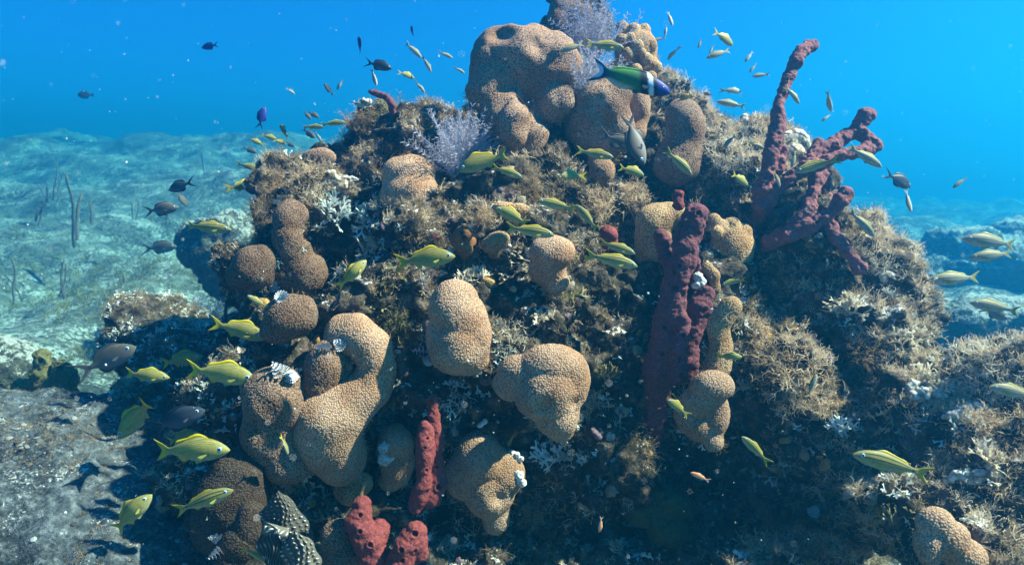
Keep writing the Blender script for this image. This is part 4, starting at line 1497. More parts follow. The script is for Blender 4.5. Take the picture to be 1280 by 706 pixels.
sponge("barrel_sponge", "olive hollow-ended sponge on the rock slab at the left", "sponge_olive", [
    [(62, 500, 2.75, 22), (56, 470, 2.75, 15), (52, 448, 2.76, 10)], [(75, 495, 2.75, 22), (82, 470, 2.74, 13), (78, 458, 2.73, 11)], [(30, 490, 2.8, 18), (60, 490, 2.78, 20)]],
    holes=[(78, 457, 5), (51, 445, 5)], seed=21, voxel=.006, lump=.01, smooth=3)

for (tmesh, to, cnt, sd) in ((slab_m, slab_o, 6500, 31),):
    tmp = tmesh.copy()
    vv, _ = get_vn(tmp)
    set_v(tmp, vv + np.array(to.location))
    scatter("slab_turf", tmp, sub, cnt, .006, .016, M["turf_brown"], sd, lambda c, n: np.clip(n[:, 2], 0, 1) * np.clip(vnoise(c * 4., 8) + .3, 0, 1))
M["slab_bits"] = leaf_mat("slab_bits", (0.03, 0.03, 0.03), (0.24, 0.24, 0.235), .0)
ob_ = scatter("slab_rubble", tmp, bits, 1500, .003, .011, M["slab_bits"], 46, lambda c, n: np.clip(n[:, 2], 0, 1) * np.clip(vnoise(c * 3.5, 44) * 1.8 + .35, 0, 1), lift=.0)
ob_.data.polygons.foreach_set("use_smooth", np.ones(len(ob_.data.polygons), dtype=bool))
tmp = rub_m.copy()
vv, _ = get_vn(tmp)
set_v(tmp, vv + np.array(rub_o.location))
scatter("rubble_turf", tmp, sub, 800, .014, .045, M["turf_brown"], 35, lambda c, n: np.clip(n[:, 2] + .5, 0, 1) * np.clip(vnoise(c * 6., 18) + .5, 0, 1))
scatter("rubble_forked_algae", tmp, subf, 700, .014, .04, M["turf_white"], 36, lambda c, n: np.clip(n[:, 2] + .5, 0, 1) * np.clip(vnoise(c * 7., 28) + .3, 0, 1))
scatter("seabed_turf", tm, sub, 6500, .03, .15, M["algae_olive"], 33,
        lambda c, n: ((c[:, 1] > 2.4) & (c[:, 1] < 16) & (np.abs(c[:, 0]) < 9)) * np.clip(vnoise(c * 1.6, 81), 0, 1) / (0.4 + .02 * c[:, 1] ** 2), lift=.8)

# upright sea rods on the left slope
GR = "sea rods"
for px, py, hpx, d, n_, lab in [
    (88, 285, 70, 4.6, 2, "tallest dark sea rod on the left slope"), (68, 238, 36, 5.6, 2, "thin hazy sea rod behind the tallest one"),
    (42, 272, 26, 4.4, 3, "short stubby sea rod left of the tallest one"), (58, 246, 22, 6.0, 4, "tiny hazy sea rod cluster on the pale slope"),
    (15, 366, 44, 3.9, 1, "straight sea rod near the left edge of the picture"), (27, 366, 32, 4.0, 1, "shorter rod right of the straight one near the left edge"),
    (76, 360, 40, 4.0, 3, "sea rod cluster in the dim middle of the left seabed"), (152, 358, 26, 4.3, 3, "small forked sea rod in front of the pale seabed patch"),
    (170, 352, 12, 4.6, 3, "tiniest forked sea rod near the rubble mound"), (168, 268, 20, 5.0, 2, "slanted short sea rod under the brown-grey fish"),
    (208, 276, 20, 5.0, 2, "short pair of rods just below the brown-grey fish"), (134, 400, 40, 3.3, 2, "dark leaning sea rod left of the rubble mound"),
    (112, 272, 24, 4.7, 2, "curved rod right of the tallest one"), (252, 210, 22, 6.5, 2, "hazy rod on the far boulder"),
    (280, 388, 52, 2.4, 1, "dark flat rod beside the far left reef coral"),
]:
    d = d * 1.45 if d > 2.5 else d
    base = P(px, py, d)
    r_ = random.Random(px * 7 + py)
    paths = []
    k = d / F_PX
    for s in range(n_):
        lean = Vector((r_.uniform(-.35, .35) * (0.4 if n_ < 3 else 1.2), r_.uniform(-.2, .2), 1)).normalized()
        hh = hpx * k * (1 if s == 0 else r_.uniform(.5, .85))
        q, pp, rs = Vector((r_.uniform(-.2, .2) * hh * (n_ > 1), 0, -.35 * hh)), [], []
        for i in range(8):
            pp.append(q.copy())
            rs.append(max(.007, hpx * k * .027) * (1.0 if i < 6 else .8) * r_.uniform(.85, 1.15))
            lean = (lean + Vector((r_.uniform(-.24, .24), r_.uniform(-.2, .2), .06))).normalized()
            q = q + lean * hh * 1.35 / 7
        paths.append((pp, rs))
    o = link("sea_rod", tube_mesh("sea_rod", paths), M["sea_rod"], loc=base)
    tag(o, lab, "sea rod", GR)


# ------------------------------------------------------------------ fish
def interp(xs, ys, x): return float(np.interp(x, xs, ys))


def smooth_interp(ctrl, x):
    xs = [c[0] for c in ctrl]
    ys = [c[1] for c in ctrl]
    # cubic (Catmull-Rom) through the control points
    if x <= xs[0]: return ys[0]
    if x >= xs[-1]: return ys[-1]
    i = max(k for k in range(len(xs) - 1) if xs[k] <= x)
    x0, x1 = xs[i], xs[i + 1]
    tt = (x - x0) / (x1 - x0)
    m0 = (ys[i + 1] - ys[i - 1]) / (xs[i + 1] - xs[i - 1]) if i > 0 else (ys[1] - ys[0]) / (xs[1] - xs[0])
    m1 = (ys[i + 2] - ys[i]) / (xs[i + 2] - xs[i]) if i + 2 < len(xs) else (ys[-1] - ys[-2]) / (xs[-1] - xs[-2])
    h_ = x1 - x0
    return ((2 * tt ** 3 - 3 * tt ** 2 + 1) * ys[i] + (tt ** 3 - 2 * tt ** 2 + tt) * h_ * m0 + (-2 * tt ** 3 + 3 * tt ** 2) * ys[i + 1] + (tt ** 3 - tt ** 2) * h_ * m1)


SHAPES = {
    # top / bottom outline of the body, dorsal and anal fin heights, half thickness, tail (height, fork, peduncle end)
    "grunt": dict(top=[(0, .0), (.04, .045), (.12, .105), (.22, .150), (.35, .168), (.5, .150), (.65, .095), (.76, .048), (.80, .044)],
                  bot=[(0, -.012), (.04, -.05), (.12, -.088), (.25, -.125), (.40, -.130), (.55, -.105), (.66, -.068), (.76, -.040), (.80, -.040)],
                  dors=[(.24, 0), (.30, .045), (.36, .060), (.45, .042), (.52, .028), (.58, .036), (.66, .040), (.71, .0)],
                  anal=[(.54, 0), (.58, .055), (.63, .030), (.69, .0)],
                  thick=[(0, .012), (.06, .040), (.2, .068), (.4, .070), (.6, .045), (.76, .018), (.80, .014)], tail=(.150, .55), ped=.80),
    "slim": dict(top=[(0, .0), (.05, .045), (.15, .092), (.3, .118), (.48, .105), (.65, .065), (.76, .036), (.80, .034)],
                 bot=[(0, -.012), (.05, -.045), (.15, -.080), (.3, -.100), (.48, -.092), (.65, -.056), (.76, -.032), (.80, -.032)],
                 dors=[(.26, 0), (.34, .034), (.45, .026), (.55, .020), (.64, .026), (.71, 0)],
                 anal=[(.55, 0), (.60, .036), (.68, 0)],
                 thick=[(0, .012), (.06, .035), (.2, .056), (.4, .058), (.6, .038), (.76, .016), (.80, .012)], tail=(.120, .55), ped=.80),
    "chromis": dict(top=[(0, .0), (.05, .055), (.14, .115), (.28, .165), (.42, .160), (.56, .105), (.66, .050), (.72, .036)],
                    bot=[(0, -.01), (.05, -.055), (.14, -.105), (.28, -.145), (.42, -.145), (.56, -.095), (.66, -.045), (.72, -.034)],
                    dors=[(.20, 0), (.28, .030), (.42, .032), (.52, .055), (.60, .050), (.66, 0)],
                    anal=[(.40, 0), (.48, .05), (.56, .06), (.64, 0)],
                    thick=[(0, .012), (.06, .04), (.2, .062), (.4, .06), (.6, .03), (.72, .012)], tail=(.175, .72), ped=.72),
    "wrasse": dict(top=[(0, .0), (.04, .045), (.12, .085), (.25, .115), (.4, .122), (.6, .100), (.74, .066), (.80, .060)],
                   bot=[(0, -.015), (.04, -.045), (.12, -.080), (.25, -.105), (.4, -.112), (.6, -.095), (.74, -.062), (.80, -.058)],
                   dors=[(.26, 0), (.32, .022), (.5, .026), (.7, .024), (.77, 0)],
                   anal=[(.48, 0), (.55, .022), (.7, .020), (.77, 0)],
                   thick=[(0, .014), (.06, .04), (.2, .062), (.45, .062), (.65, .042), (.8, .016)], tail=(.150, .62), ped=.80),
    "round": dict(top=[(0, .0), (.06, .09), (.16, .18), (.32, .245), (.5, .225), (.66, .12), (.76, .05), (.80, .045)],
                  bot=[(0, -.02), (.06, -.08), (.16, -.16), (.32, -.215), (.5, -.20), (.66, -.11), (.76, -.045), (.80, -.04)],
                  dors=[(.22, 0), (.3, .03), (.5, .035), (.64, .04), (.72, 0)], anal=[(.45, 0), (.55, .04), (.64, .035), (.72, 0)],
                  thick=[(0, .012), (.06, .04), (.2, .07), (.4, .07), (.6, .04), (.8, .012)], tail=(.12, .3), ped=.80),
}


def fish_body(shape, bend):
    S = SHAPES[shape]
    ped = S["ped"]
    xs = list(np.concatenate([np.array([0.0, .008, .02, .04]), np.linspace(.065, ped, 26)]))
    vv = [-1.0, -.9] + [math.sin(a_) * .82 for a_ in np.linspace(-math.pi / 2, math.pi / 2, 13)] + [.9, 1.0]
    cols = []
    for x in xs:
        tp, bt = smooth_interp(S["top"], x), smooth_interp(S["bot"], x)
        th = smooth_interp(S["thick"], x)
        df, af = max(0.0, smooth_interp(S["dors"], x)), max(0.0, smooth_interp(S["anal"], x))
        if x <= S["dors"][0][0] or x >= S["dors"][-1][0]: df = 0.0
        if x <= S["anal"][0][0] or x >= S["anal"][-1][0]: af = 0.0
        yc, hh = (tp + bt) / 2, (tp - bt) / 2 + 1e-4
        col = []
        for q in vv:
            if abs(q) <= .82001:
                s = q / .82
                z_ = yc + hh * s
                w_ = th * math.sqrt(max(0, 1 - s * s)) + .0022
                fin = 0.0
            else:
                s = (abs(q) - .82) / .18
                ext = (df if q > 0 else af) + .001
                z_ = (tp if q > 0 else bt) + math.copysign(ext * s, q)
                w_ = .0022 * (1 - .5 * s)
                fin = 1.0 if (df if q > 0 else af) > .006 else 0.0
            xx_ = x + (abs(q) - .82) / .18 * .5 * (df if q > 0 else af) if abs(q) > .82 else x
            col.append((xx_, z_, w_, (x, .5 + .5 * max(-1, min(1, q / .82))), fin))
        cols.append(col)
    th_t, fork = S["tail"]
    tp, bt = smooth_interp(S["top"], ped), smooth_interp(S["bot"], ped)
    Lt = 1 - ped
    for k in range(1, 8):
        s = k / 7
        col = []
        for q in vv:
            hgt = (abs(tp) if q > 0 else abs(bt)) * (1 - s) + th_t * s ** .85
            z_ = q * hgt
            full = 1 - fork * (1 - abs(q) ** 1.2)
            col.append((ped + Lt * s * full, z_, max(.0016, .012 * (1 - s) ** 2 * (1 - q * q)), (ped + Lt * s, .5 + .5 * q), min(1.0, s * 1.6)))
        cols.append(col)
    nv = len(vv)
    ring = 2 * nv - 2
    vs, uvs, fins, fs = [], [], [], []
    for col in cols:
        seq = [(c, 1) for c in col] + [(c, -1) for c in col[-2:0:-1]]
        for (x, z_, w_, uvv, fn), sg in seq:
            edge = c_is_edge = (z_ == col[0][1] or z_ == col[-1][1])
            y_ = 0.0 if edge else sg * w_
            yb = bend * ((x - .30) ** 2) * (1 if x > .30 else .35)
            vs.append((.5 - x, y_ + yb, z_))
            uvs.append(uvv)
            fins.append(fn)
    for i in range(len(cols) - 1):
        for j in range(ring):
            a_, b_ = i * ring + j, i * ring + (j + 1) % ring
            fs.append((a_, a_ + ring, b_ + ring, b_))
    # close both ends
    for base in (0, (len(cols) - 1) * ring):
        for j in range(1, nv - 1):
            a_, b_ = base + j, base + j + 1
            c_, d_ = base + (ring - j) % ring, base + (ring - j - 1) % ring
            q = (a_, b_, d_, c_) if base == 0 else (a_, c_, d_, b_)
            if len(set(q)) == 4: fs.append(q)
    me = mesh_np("fish_body", vs, fs)
    li = np.empty(len(me.loops), dtype=np.int32)
    me.loops.foreach_get("vertex_index", li)
    uv_ = me.uv_layers.new(name="UVMap")
    uv_.data.foreach_set("uv", np.array(uvs, dtype=np.float32)[li].ravel())
    at = me.attributes.new("fin", 'FLOAT', 'POINT')
    at.data.foreach_set("value", np.array(fins, dtype=np.float32))
    return me


def fin_mesh(name, L, Wd, sweep):
    vs, fs = [], []
    for lay in (.0012, -.0012):
        for i in range(6):
            s = i / 5
            ww = Wd * (s ** .6) * (1.0 if s < .85 else .8)
            for j in range(4):
                q = j / 3 - .5
                vs.append((-L * s * (1 - .25 * abs(q * 2 - .4)), lay * (1 - s), ww * q - sweep * s))
    for lay in range(2):
        for i in range(5):
            for j in range(3):
                a_ = lay * 24 + i * 4 + j
                fs.append((a_, a_ + 1, a_ + 5, a_ + 4) if lay else (a_, a_ + 4, a_ + 5, a_ + 1))
    return mesh_np(name, vs, fs)


PEC = fin_mesh("pectoral_fin", .12, .045, .03)
PEL = fin_mesh("pelvic_fin", .11, .05, .05)
bm = bmesh.new()
bmesh.ops.create_uvsphere(bm, u_segments=20, v_segments=12, radius=1)
EYE = bpy.data.meshes.new("eye")
bm.to_mesh(EYE)
bm.free()
EYE.polygons.foreach_set("use_smooth", np.ones(len(EYE.polygons), dtype=bool))
EYE.materials.append(M["fish_eye"])
_fm = {}
EYEPOS = {"grunt": (.105, .030, .034), "slim": (.10, .026, .029), "chromis": (.10, .03, .030), "wrasse": (.11, .02, .016), "round": (.12, .05, .03)}
_finm = {}


def fin_copy(base, mat):
    k = (base.name, mat)
    if k not in _finm:
        c = base.copy()
        c.materials.clear()
        c.materials.append(M[mat])
        _finm[k] = c
    return _finm[k]


KIND = {   # shape, skin, fin material, name, group
    "g": ("grunt", "grunt", "grunt_fin", "yellow_grunt", "yellow grunts around the reef"),
    "s": ("slim", "striped_grunt", "grunt_fin", "striped_grunt", "dark-striped yellow grunts around the reef"),
    "p": ("slim", "pale_grunt", "grunt_fin", "pale_grunt", "pale grunts on the right"),
    "w": ("slim", "silver", "grunt_fin", "silvery_fish", "small silvery fish in the open water"),
    "c": ("chromis", "chromis", "dusky_fin", "dark_chromis", "dark fork-tailed chromis"),
    "k": ("chromis", "grey_chromis", "dusky_fin", "grey_chromis", "grey-brown chromis"),
    "b": ("chromis", "blue_chromis", "dusky_fin", "blue_chromis", "small blue chromis"),
    "d": ("round", "brown_damsel", "grunt_fin", "damselfish", "yellow-brown damselfish"),
    "r": ("round", "chromis", "dusky_fin", "surgeonfish", None),
    "o": ("slim", "orange_goby", "grunt_fin", "orange_goby", "tiny orange fish in the dark cave"),
    "h": ("wrasse", "wrasse", "dusky_fin", "wrasse", None),
}


def fish(kind, nx_, ny_, tx, ty, d, yaw, bend, label):
    if bend == 0: bend = ((nx_ * 7 + ny_ * 13) % 5 - 2) * .11
    shape, skin, finmat, name, group = KIND[kind]
    kb = (shape, skin, round(bend, 2))
    if kb not in _fm:
        me = fish_body(shape, bend)
        me.materials.append(M[skin])
        _fm[kb] = me
    Lpx = math.hypot(nx_ - tx, ny_ - ty)
    Lw = Lpx * d / F_PX
    dz = Lw * math.tan(rad(yaw)) * .5
    pn, pt = P(nx_, ny_, d + dz), P(tx, ty, d - dz)       # positive yaw: nose farther away
    xa = (pn - pt)
    L = xa.length
    xa.normalize()
    up = (Vector((0, 0, 1)) * .8 + CU * .2).normalized()
    if abs(xa.dot(up)) > .92: up = (up + CR * (1 if xa.dot(CR) < 0 else -1) * .9).normalized()
    ya = up.cross(xa).normalized()
    za = xa.cross(ya).normalized()
    root = body = link(name, _fm[kb])
    root.matrix_world = Matrix((
        (xa.x * L, ya.x * L, za.x * L, (pn.x + pt.x) / 2), (xa.y * L, ya.y * L, za.y * L, (pn.y + pt.y) / 2),
        (xa.z * L, ya.z * L, za.z * L, (pn.z + pt.z) / 2), (0, 0, 0, 1)))
    tag(root, label, "fish", group)
    if L * F_PX / d > 24:
        ex, ez, er = EYEPOS[shape]
        th = smooth_interp(SHAPES[shape]["thick"], ex)
        yb = bend * (ex - .3) ** 2 * .35
        for sg in (1, -1):
            e = link("eye", EYE, parent=body)
            e.location = (.5 - ex, sg * (th * .86) + yb, ez)
            e.scale = (er, er * .5, er)
            e.rotation_euler = (0, 0, sg * -.12)
    if L * F_PX / d > 40:
        for sg in (1, -1):
            thp = smooth_interp(SHAPES[shape]["thick"], .25)
            f1 = link("pectoral_fin", fin_copy(PEC, finmat), parent=body)
            f1.location = (.5 - .25, sg * thp * .93, -.02)
            f1.rotation_euler = (0, 0, -sg * .35)
            f2 = link("pelvic_fin", fin_copy(PEL, finmat), parent=body)
            f2.location = (.5 - .33, sg * .018, smooth_interp(SHAPES[shape]["bot"], .33) + .008)
            f2.rotation_euler = (sg * .25, .5, 0)
    return root


FISH = [
    # left open water
    ("b", 252, 60, 275, 56, 3.2, 10, 0, "lone dark blue fish highest in the open water at the upper left"),
    ("r", 97, 119, 117, 119, 7.0, 0, 0, "round hazy blue fish far off at the left"),
    ("c", 405, 104, 417, 121, 2.8, -30, .3, "black chromis diving above the left shoulder of the reef"),
    ("w", 421, 113, 429, 99, 2.8, 10, 0, "tiny pale fish right of the black diving chromis"),
    ("w", 369, 118, 357, 110, 2.9, 20, 0, "tiny tan fish left of the black diving chromis"),
    ("b", 448, 46, 453, 70, 2.6, 25, 0, "deep blue fish standing head up above the dark fork-tailed chromis"),
    ("b", 331, 133, 323, 162, 2.9, 10, .2, "dark blue fish swimming steeply up at the left of the reef"),
    ("g", 350, 156, 361, 173, 2.7, 30, 0, "olive grunt head up above the cluster of small grunts at the left"),
    ("g", 346, 174, 327, 169, 2.6, 20, 0, "pale yellow grunt in the middle of the small left cluster"),
    ("g", 313, 174, 331, 182, 2.7, -20, 0, "dark olive grunt facing left in the small left cluster"),
    ("g", 358, 180, 341, 175, 2.65, 25, 0, "yellow-grey grunt rightmost in the small left cluster"),
    ("k", 321, 191, 302, 184, 3.2, 10, 0, "bluish grey fish below the dark olive grunt at the left"),
    ("k", 369, 184, 355, 177, 3.4, 10, 0, "faint blue-grey fish behind the small left cluster"),
    ("s", 349, 202, 323, 198, 2.5, 10, 0, "striped grunt above the brown feathery tuft on the left edge"),
    ("s", 328, 213, 294, 204, 2.6, 10, .2, "slim grey-yellow grunt left of the brown feathery tuft"),
    ("g", 320, 230, 285, 236, 2.35, 40, .5, "yellow grunt with a wide forked tail left of the brown tuft"),
    ("s", 405, 159, 378, 159, 2.1, 0, 0, "striped grunt following another at the left skyline"),
    ("s", 432, 153, 401, 156, 2.05, 0, 0, "striped grunt leading with its head over the left skyline"),
    ("k", 389, 150, 379, 138, 2.8, 15, 0, "small grey-blue fish above the following striped grunt"),
    ("k", 399, 147, 383, 139, 3.0, 10, 0, "faint grey-blue fish partly behind the small grey-blue one"),
    ("k", 394, 173, 377, 160, 2.8, 0, 0, "grey-blue fish below the following striped grunt"),
    ("w", 402, 177, 394, 165, 2.9, 10, 0, "pale whitish fish just right of the grey-blue fish at the left skyline"),
    ("c", 490, 86, 454, 77, 2.4, 0, 0, "dark fork-tailed chromis in clear water above the left shoulder"),
    ("b", 514, 33, 517, 47, 2.9, 40, 0, "small purple fish highest above the left shoulder"),
    ("w", 471, 108, 465, 86, 2.6, 10, .3, "grey slender fish below the tail of the dark fork-tailed chromis"),
    ("w", 527, 73, 506, 53, 2.6, 0, 0, "long silvery fish, upper of a pair slanting down to the right"),
    ("w", 539, 91, 528, 70, 2.6, 0, 0, "slim silvery fish, lower of a pair slanting down to the right"),
    ("w", 566, 73, 548, 65, 2.7, 0, 0, "bright silvery fish, upper of two left of the large top coral"),
    ("w", 581, 92, 567, 84, 2.7, 0, 0, "bright silvery fish, lower of two left of the large top coral"),
    ("g", 518, 98, 499, 90, 2.6, 35, .4, "small yellowish fish turning, with its forked tail raised"),
    ("w", 531, 116, 519, 102, 2.6, 0, 0, "small yellowish fish just above the left shoulder algae"),
    # left, over the seabed
    ("c", 211, 238, 243, 226, 2.7, 20, 0, "near-black chromis over the pale left seabed"),
    ("k", 234, 258, 220, 238, 2.9, 25, 0, "purplish grey fish just below the near-black chromis"),
    ("k", 223, 259, 177, 265, 2.6, 0, 0, "brown-grey chromis with a pale belly over the left seabed"),
    ("s", 289, 287, 229, 282, 2.1, 0, 0, "dark-lined yellow grunt swimming right above the dark boulder"),
    ("k", 221, 308, 176, 311, 4.3, 0, 0, "hazy turquoise fish close to the left seabed"),
    ("s", 309, 369, 334, 384, 1.7, -25, 1.2, "curled striped grunt beside the dark corals of the left edge"),
    ("g", 333, 423, 265, 402, 1.75, 0, 0, "yellow grunt nosing towards the round dark coral"),
    ("k", 170, 433, 94, 468, 1.9, 0, -.2, "largest grey chromis rising to the right over the rubble"),
    ("k", 210, 425, 176, 439, 2.5, 0, 0, "faint grey fish behind the head of the largest grey chromis"),
    ("g", 212, 472, 153, 468, 1.9, 10, .3, "yellow grunt with bent tail right of the largest grey chromis"),
    ("g", 254, 445, 199, 455, 2.1, 0, 0, "shaded olive grunt above the biggest yellow grunt"),
    ("g", 320, 474, 232, 461, 1.6, 0, 0, "biggest yellow grunt in the left school"),
    ("g", 231, 490, 266, 474, 2.0, 0, 0, "dim olive grunt facing left under the biggest yellow grunt"),
    ("c", 313, 482, 254, 499, 1.9, 0, 0, "dark chromis half hidden under the biggest yellow grunt"),
    ("g", 269, 447, 297, 439, 2.2, 0, 0, "small dark olive grunt facing left on the rubble mound"),
    ("g", 316, 437, 288, 455, 2.15, 0, 0, "small dark olive grunt slanting up beside the reef edge"),
    ("g", 278, 506, 306, 495, 2.0, 10, 0, "small olive grunt facing left beside the half-shaded coral"),
    ("g", 149, 547, 201, 490, 1.75, 0, 1.1, "curved olive grunt heading down over the rock slab"),
    ("c", 256, 512, 182, 540, 1.65, 0, .2, "black chromis rising to the right over the rock slab"),
    ("g", 249, 540, 208, 553, 1.75, 0, 0, "dark olive grunt right behind the clear yellow grunt over the slab"),
    ("g", 287, 562, 188, 566, 1.55, 0, .2, "clear yellow grunt over the rock slab with a bright yellow tail"),
    ("s", 291, 612, 215, 641, 1.4, 0, 0, "bright striped grunt in front of the very dark rounded coral"),
    ("g", 189, 618, 137, 670, 1.55, 0, .4, "dim olive grunt lowest over the rock slab"),
    ("s", 336, 703, 303, 683, 1.4, 0, 0, "dim striped grunt at the bottom edge beside the spiny fan"),
    ("s", 360, 568, 353, 543, 1.55, 35, 0, "small yellow fish peeping between two corals at the lower left"),
    # centre
    ("g", 573, 213, 636, 192, 1.75, 0, .15, "plain yellow grunt with a raised fin in front of the lavender plume"),
    ("s", 653, 222, 614, 208, 1.8, 0, 0, "striped grunt just under the tail of the plain yellow grunt"),
    ("g", 701, 219, 727, 221, 1.8, -45, .5, "short-looking grunt turning away in the dark hollow below the top coral"),
    ("s", 767, 197, 719, 188, 1.85, 0, 0, "striped yellow grunt below the lobed coral, swimming right"),
    ("g", 805, 219, 773, 209, 1.85, 10, 0, "pale grey-yellow grunt under the two grey chromis"),
    ("k", 795, 187, 747, 166, 1.95, 0, 0, "grey chromis, left of the two crossing chromis"),
    ("k", 805, 206, 779, 140, 1.9, 0, .3, "grey chromis diving steeply, right of the two crossing chromis"),
    ("s", 865, 219, 831, 187, 1.9, 0, 0, "yellow striped grunt diving below the tall columnar coral"),
    ("h", 838, 116, 738, 84, 1.75, 0, 0, "green wrasse with a blue head and black and white collar"),
    ("s", 780, 60, 731, 55, 1.95, 0, 0, "yellow-backed grunt in front of the top plume, facing right"),
    ("p", 700, 65, 731, 54, 2.0, 0, 0, "pale grunt in front of the large top coral, facing left"),
    ("s", 672, 251, 721, 262, 1.65, 0, .3, "yellow grunt with raised back fin facing left at the centre"),
    ("g", 620, 260, 661, 281, 1.7, 0, .3, "yellow grunt facing left above the mustard nub"),
    ("s", 693, 294, 631, 284, 1.65, 0, 0, "long yellow grunt swimming right over the mushroom-topped coral"),
    ("s", 720, 256, 747, 288, 1.72, 0, .2, "striped grunt slanting down among the bushy tan tufts"),
    ("s", 794, 317, 748, 302, 1.62, 0, 0, "striped grunt, upper of a pair below the round ball sponge"),
    ("s", 797, 333, 730, 318, 1.58, 0, .15, "striped grunt, lower of a pair below the round ball sponge"),
    ("g", 569, 320, 493, 329, 1.5, 0, .1, "bright yellow grunt with a big blue eye above the waisted coral"),
    ("g", 458, 325, 424, 362, 1.55, 15, .7, "yellow grunt climbing with a bent body left of the forked algae"),
    # top right
    ("w", 841, 33, 835, 14, 2.6, 0, 0, "silvery fish highest at the right of the reef top"),
    ("w", 833, 34, 831, 49, 2.7, 0, 0, "thin silvery fish just left of the highest right one"),
    ("p", 816, 52, 831, 47, 2.5, 0, 0, "small yellow and white fish beside the knobbly top coral"),
    ("w", 872, 61, 877, 48, 2.7, 0, 0, "thin silvery fish alone between the plume and the big pale fish"),
    ("w", 834, 76, 847, 60, 2.7, 0, 1.2, "bent silvery fish right of the knobbly top coral"),
    ("g", 916, 57, 893, 39, 2.3, 30, 0, "biggest pale deep-bodied fish in the open water at the upper right"),
    ("p", 883, 73, 914, 62, 2.4, 0, 0, "slender grunt under the biggest pale fish, facing left"),
    ("w", 887, 68, 892, 56, 2.6, 0, 0, "small fish crossing behind the slender grunt facing left"),
    ("w", 931, 78, 942, 64, 2.7, 0, 0, "thin silvery fish, upper of two slanting right of the slender grunt"),
    ("w", 937, 91, 946, 79, 2.7, 0, 0, "thin silvery fish, lower of two slanting right of the slender grunt"),
    ("p", 940, 96, 962, 93, 2.5, 0, 0, "pale fish facing left below the two thin slanting fish"),
    ("w", 927, 115, 903, 112, 2.5, 25, .5, "pale fish curling in the middle of the upper right water"),
    ("d", 879, 117, 890, 119, 2.4, 10, 0, "tiny round yellow-brown damselfish right of the fluffy tuft"),
    ("p", 896, 127, 932, 134, 2.3, 0, 0, "pale grunt with a dark line right of the tall columnar coral top"),
    ("p", 999, 130, 983, 107, 1.85, 10, .3, "pale yellow fish in front of the upper rope sponge trunk"),
    ("p", 1039, 140, 1034, 113, 2.3, 15, 0, "pale fish head down between the rope sponge trunk and branch tip"),
    ("w", 1027, 152, 1039, 143, 2.5, 0, 0, "tiny white fish below the head-down pale fish"),
    ("d", 849, 123, 866, 119, 2.15, 10, 0, "yellow-brown damselfish on top of the tall columnar coral"),
    ("w", 833, 100, 853, 98, 2.45, 0, 0, "grey-yellow fish in front of the cream fluffy tuft"),
    ("w", 858, 107, 851, 91, 2.45, 0, 0, "pale fish head down beside the cream fluffy tuft"),
    ("w", 884, 142, 887, 128, 2.5, 0, 0, "faint thin fish above the pale sunlit tuft"),
    ("g", 935, 232, 914, 217, 1.9, 25, 0, "yellow grunt nosing down left of the rope sponge base"),
    ("p", 904, 185, 920, 168, 2.05, 0, 0, "pale olive fish in front of the pale sunlit tuft"),
    ("p", 956, 186, 936, 178, 2.1, 0, 0, "dim pale fish behind the left edge of the rope sponge trunk"),
    ("p", 989, 210, 995, 188, 1.92, 0, 0, "dim pale fish just right of the rope sponge trunk"),
    ("s", 994, 215, 1045, 199, 1.75, 0, .5, "bright striped grunt in front of the rope sponge branches"),
    ("p", 975, 234, 967, 212, 1.8, 15, 0, "pale fish head down in front of the rope sponge base"),
    ("p", 1102, 209, 1059, 183, 1.8, 0, 0, "pale yellow grunt right of the rope sponge tips, heading down"),
    ("c", 1138, 234, 1106, 215, 2.2, 25, 0, "dark-tailed chromis right of the rope sponge"),
    ("w", 1139, 265, 1131, 236, 2.2, 0, 0, "white fish hanging head down below the dark-tailed chromis"),
    ("p", 1191, 235, 1209, 222, 2.6, 0, 0, "small lone pale fish farthest right in the open water"),
    ("p", 1093, 296, 1062, 262, 1.85, 0, 0, "pale yellow grunt diving beside the lowest rope sponge tip"),
    ("p", 1203, 298, 1276, 307, 2.0, 0, 0, "pale grunt, top one of three facing left by the blue boulder"),
    ("p", 1212, 322, 1270, 317, 2.05, 0, 0, "pale grunt, middle one of three facing left by the blue boulder"),
    ("p", 1160, 350, 1230, 347, 1.95, 0, 0, "pale grunt with a straight dark line, lowest of three by the blue boulder"),
    ("p", 1212, 378, 1274, 389, 1.9, 0, 0, "pale grunt facing left in front of the flat-topped rock"),
    ("k", 1260, 399, 1224, 383, 2.1, 0, 0, "greyish fish just under the grunt at the flat-topped rock"),
    ("p", 1091, 387, 1126, 391, 1.85, 0, 0, "small pale grunt against the sunny right flank"),
    ("g", 928, 446, 898, 447, 1.55, 0, 1.0, "curled yellow grunt beside the stalked coral"),
    ("p", 1021, 467, 1010, 496, 1.65, 0, 0, "pale olive fish in front of the largest tan bush"),
    ("g", 834, 499, 858, 518, 1.5, -15, .5, "yellow grunt head up at the foot of the maroon sponge"),
    ("s", 927, 545, 961, 578, 1.55, 0, .3, "yellow striped grunt head up in the dark right of centre"),
    ("s", 1066, 567, 1162, 593, 1.35, 0, .1, "big striped grunt facing left at the lower right"),
    ("p", 1236, 483, 1302, 497, 1.3, 0, 0, "blurred tan fish cut by the right edge of the picture"),
    ("s", 902, 356, 930, 348, 1.62, 0, .6, "small grey striped fish below the knobbly mustard coral"),
    ("o", 863, 590, 888, 602, 1.45, 0, 0, "tiny orange and white fish slanting in the dark, the right one"),
    ("o", 749, 665, 752, 645, 1.45, 0, 0, "tiny orange fish head down in the dark at the bottom centre"),
]
for e in FISH: fish(*e)

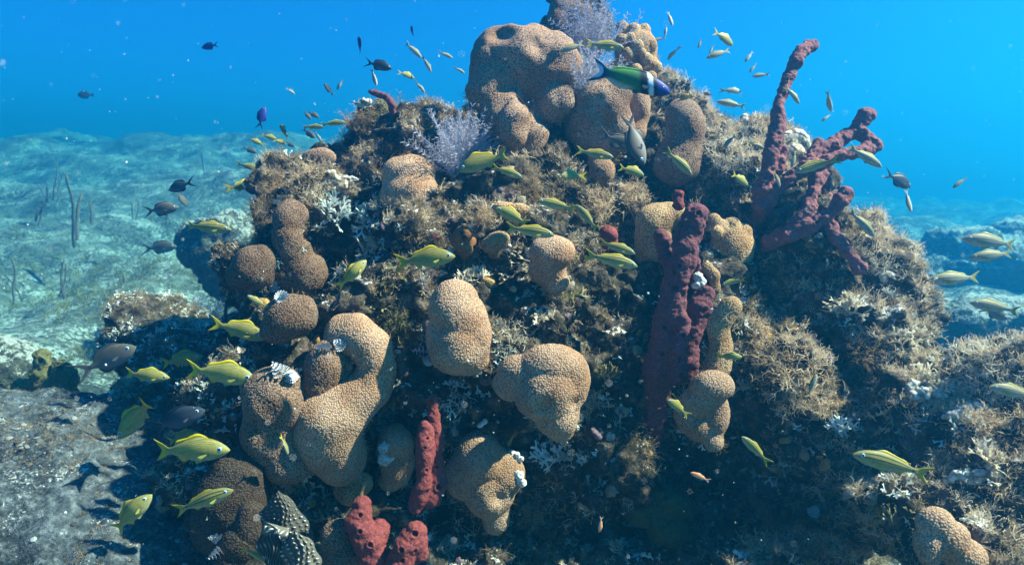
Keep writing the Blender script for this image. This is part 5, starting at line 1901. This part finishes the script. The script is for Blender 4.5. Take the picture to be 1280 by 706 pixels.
# ------------------------------------------------------------------ specks drifting in the water
g = np.random.default_rng(99)
bm = bmesh.new()
bmesh.ops.create_icosphere(bm, subdivisions=1, radius=1)
sv = np.array([q.co[:] for q in bm.verts])
sf = np.array([[q.index for q in f.verts] for f in bm.faces])
bm.free()
cnt = 1500
dd = .9 + 3.2 * g.random(cnt) ** 1.3
dd[:260] = g.uniform(.35, .9, 260)
px_, py_ = g.uniform(-60, 1340, cnt), g.uniform(-40, 740, cnt)
pos = np.array([P(a_, b_, c_)[:] for a_, b_, c_ in zip(px_, py_, dd)])
rr_ = .0004 + .0011 * g.random(cnt) ** 5
rr_[:260] = g.uniform(.00025, .0006, 260)
V_ = (sv[None] * (rr_[:, None, None] * g.uniform(.6, 1.5, (cnt, 1, 3))) + pos[:, None, :]).reshape(-1, 3)
Fc = (sf[None] + (np.arange(cnt) * len(sv))[:, None, None]).reshape(-1, 3)
o = link("drifting_specks", mesh_np("drifting_specks", V_, Fc), M["particle"])
tag(o, kind="stuff")
